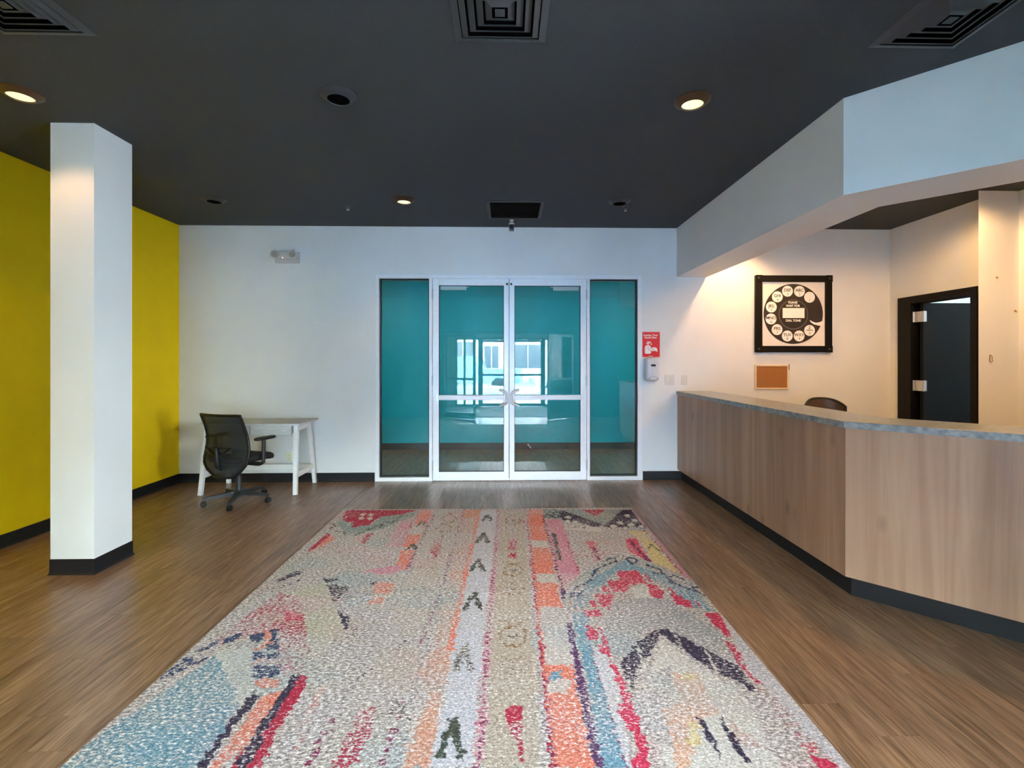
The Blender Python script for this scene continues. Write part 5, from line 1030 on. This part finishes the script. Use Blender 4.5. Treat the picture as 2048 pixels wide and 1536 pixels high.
def building(x0, x1, y, h, col, label, wins):
    c = empty('shop_building', ((x0+x1)/2, y, 0)); tag(c, label, 'building', 'buildings across the street')
    w = (x1-x0)/2
    MB().box(-w, w, -6, 0, -0.1, h).box(-w-0.1, w+0.1, -6.1, 0.12, h, h+0.25).build('walls', mat('painted_facade', col, 0.7, var=0.05), c)
    for (a, b, z0, z1) in wins:
        f_ = MB().box(a, b, 0.0, 0.06, z0, z1).build('window', M['white_plastic'], c)
        MB().box(a+0.08, b-0.08, 0.06, 0.075, z0+0.08, z1-0.08).build('pane', M['smoke'], f_)
        MB().box((a+b)/2-0.03, (a+b)/2+0.03, 0.075, 0.09, z0+0.08, z1-0.08).build('mullion', M['white_plastic'], f_)
building(-7.5, 6.0, -24.0, 4.6, (0.42, 0.41, 0.40), 'white one-storey shop building with wide windows across the street', [(-6.2, -4.2, 0.9, 2.6), (-3.4, -1.6, 0.3, 2.9), (-1.0, 0.2, 0.1, 2.6), (1.0, 3.6, 0.8, 2.7), (4.2, 6.2, 0.8, 2.7)])
building(-22, -8.6, -25.0, 6.5, (0.45, 0.25, 0.20), 'reddish brick building left across the street', [(-5.5, -3.5, 1.0, 3.0), (-1.5, 0.5, 1.0, 3.0), (2.5, 4.5, 1.0, 3.0), (-5.5, -3.5, 4.0, 5.6), (2.5, 4.5, 4.0, 5.6)])
building(7.4, 22, -25.0, 5.4, (0.62, 0.60, 0.54), 'beige building right across the street', [(-5.5, -3.0, 0.8, 3.0), (-1.0, 1.5, 0.8, 3.0), (3.0, 5.5, 0.8, 3.0)])

def car(x, y, rz, col, label, pickup):
    c = empty('pickup_truck' if pickup else 'car', (x, y, -0.06), R(rz)); tag(c, label, 'car', 'vehicles on the street')
    body = mat('car_paint', col, 0.25, 0.2)
    if pickup: prof = [(-2.6, 0.45), (-2.65, 0.75), (-2.55, 1.02), (-1.35, 1.12), (-0.75, 1.68), (0.55, 1.72), (0.75, 1.12), (2.55, 1.12), (2.62, 0.8), (2.6, 0.45)]
    else: prof = [(-2.2, 0.35), (-2.25, 0.65), (-2.05, 0.86), (-1.1, 0.95), (-0.45, 1.38), (0.9, 1.40), (1.6, 0.98), (2.15, 0.92), (2.22, 0.6), (2.18, 0.35)]
    rings = []
    for yy, k in ((-0.92, 0.0), (-0.88, 1.0), (0.88, 1.0), (0.92, 0.0)):
        rings.append([(px*(0.985 if k == 0 else 1), yy*(1 if pz < 1.15*(1 if pickup else 0.85) else 0.80), pz) for px, pz in prof])
    MB().loft(rings).build('body', body, c, 40)
    z0, z1 = (1.15, 1.60) if pickup else (0.97, 1.32)
    xa, xb = (-1.2, 0.55) if pickup else (-0.95, 1.35)
    for s in (-1, 1):
        MB().prism([(xa, z0), (xb, z0), (xb-0.18, z1), (xa+0.5, z1)], s*0.735-0.012, s*0.735+0.012, 'y').build('side_window', M['smoke'], c)
    for wx in ((-1.65, 1.65) if pickup else (-1.35, 1.35)):
        for s in (-1, 1):
            MB().lathe([(0, -0.11), (0.33, -0.11), (0.36, -0.07), (0.36, 0.07), (0.33, 0.11), (0.2, 0.10), (0, 0.09)], 24, (wx, s*0.83, 0.36), Matrix.Rotation(R(-90 if s > 0 else 90), 3, 'X')).build('wheel', M['black'], c, 40)
    for s in (-1, 1):
        MB().box(prof[1][0]-0.02, prof[1][0]+0.05, s*0.62-0.14, s*0.62+0.14, 0.66, 0.80, 0.01).build('headlight', M['lens'], c)
    return c
car(-1.9, -12.2, 8, (0.10, 0.22, 0.42), 'blue pickup truck on the street left of the entrance', True)
car(3.4, -11.6, -6, (0.55, 0.60, 0.66), 'silver car on the street right of the entrance', False)
def tree(x, y, label):
    c = empty('street_tree', (x, y, 0)); tag(c, label, 'tree', 'trees by the street')
    rn = random.Random(int(x*10)); tr = MB().tube([(0, 0, -0.05), (0.05, 0, 1.2), (0, 0.05, 2.4), (0.1, 0, 3.6)], [0.11, 0.09, 0.07, 0.04], 8)
    tr.build('trunk', mat('bark', (0.10, 0.07, 0.05), 0.9), c, 60)
    f_ = MB()
    for i in range(420):
        a, el, r_ = rn.random()*6.283, rn.random()*1.8-0.9, 0.5+0.6*rn.random()
        p = Vector((math.cos(a)*math.cos(el)*r_, math.sin(a)*math.cos(el)*r_, 3.2+math.sin(el)*r_*1.2))
        d = Vector((rn.random()-.5, rn.random()-.5, rn.random()-.5)).normalized()*0.14
        f_.bar(p, p+d, 0.07, 0.004, 0.01, 0.004)
    f_.build('foliage', mat('dark_leaves', (0.04, 0.12, 0.06), 0.7), c)['kind'] = 'stuff'
tree(3.9, -9.8, 'small green tree by the kerb right of the entrance')
tree(-6.4, -21.5, 'green tree across the street before the white building')
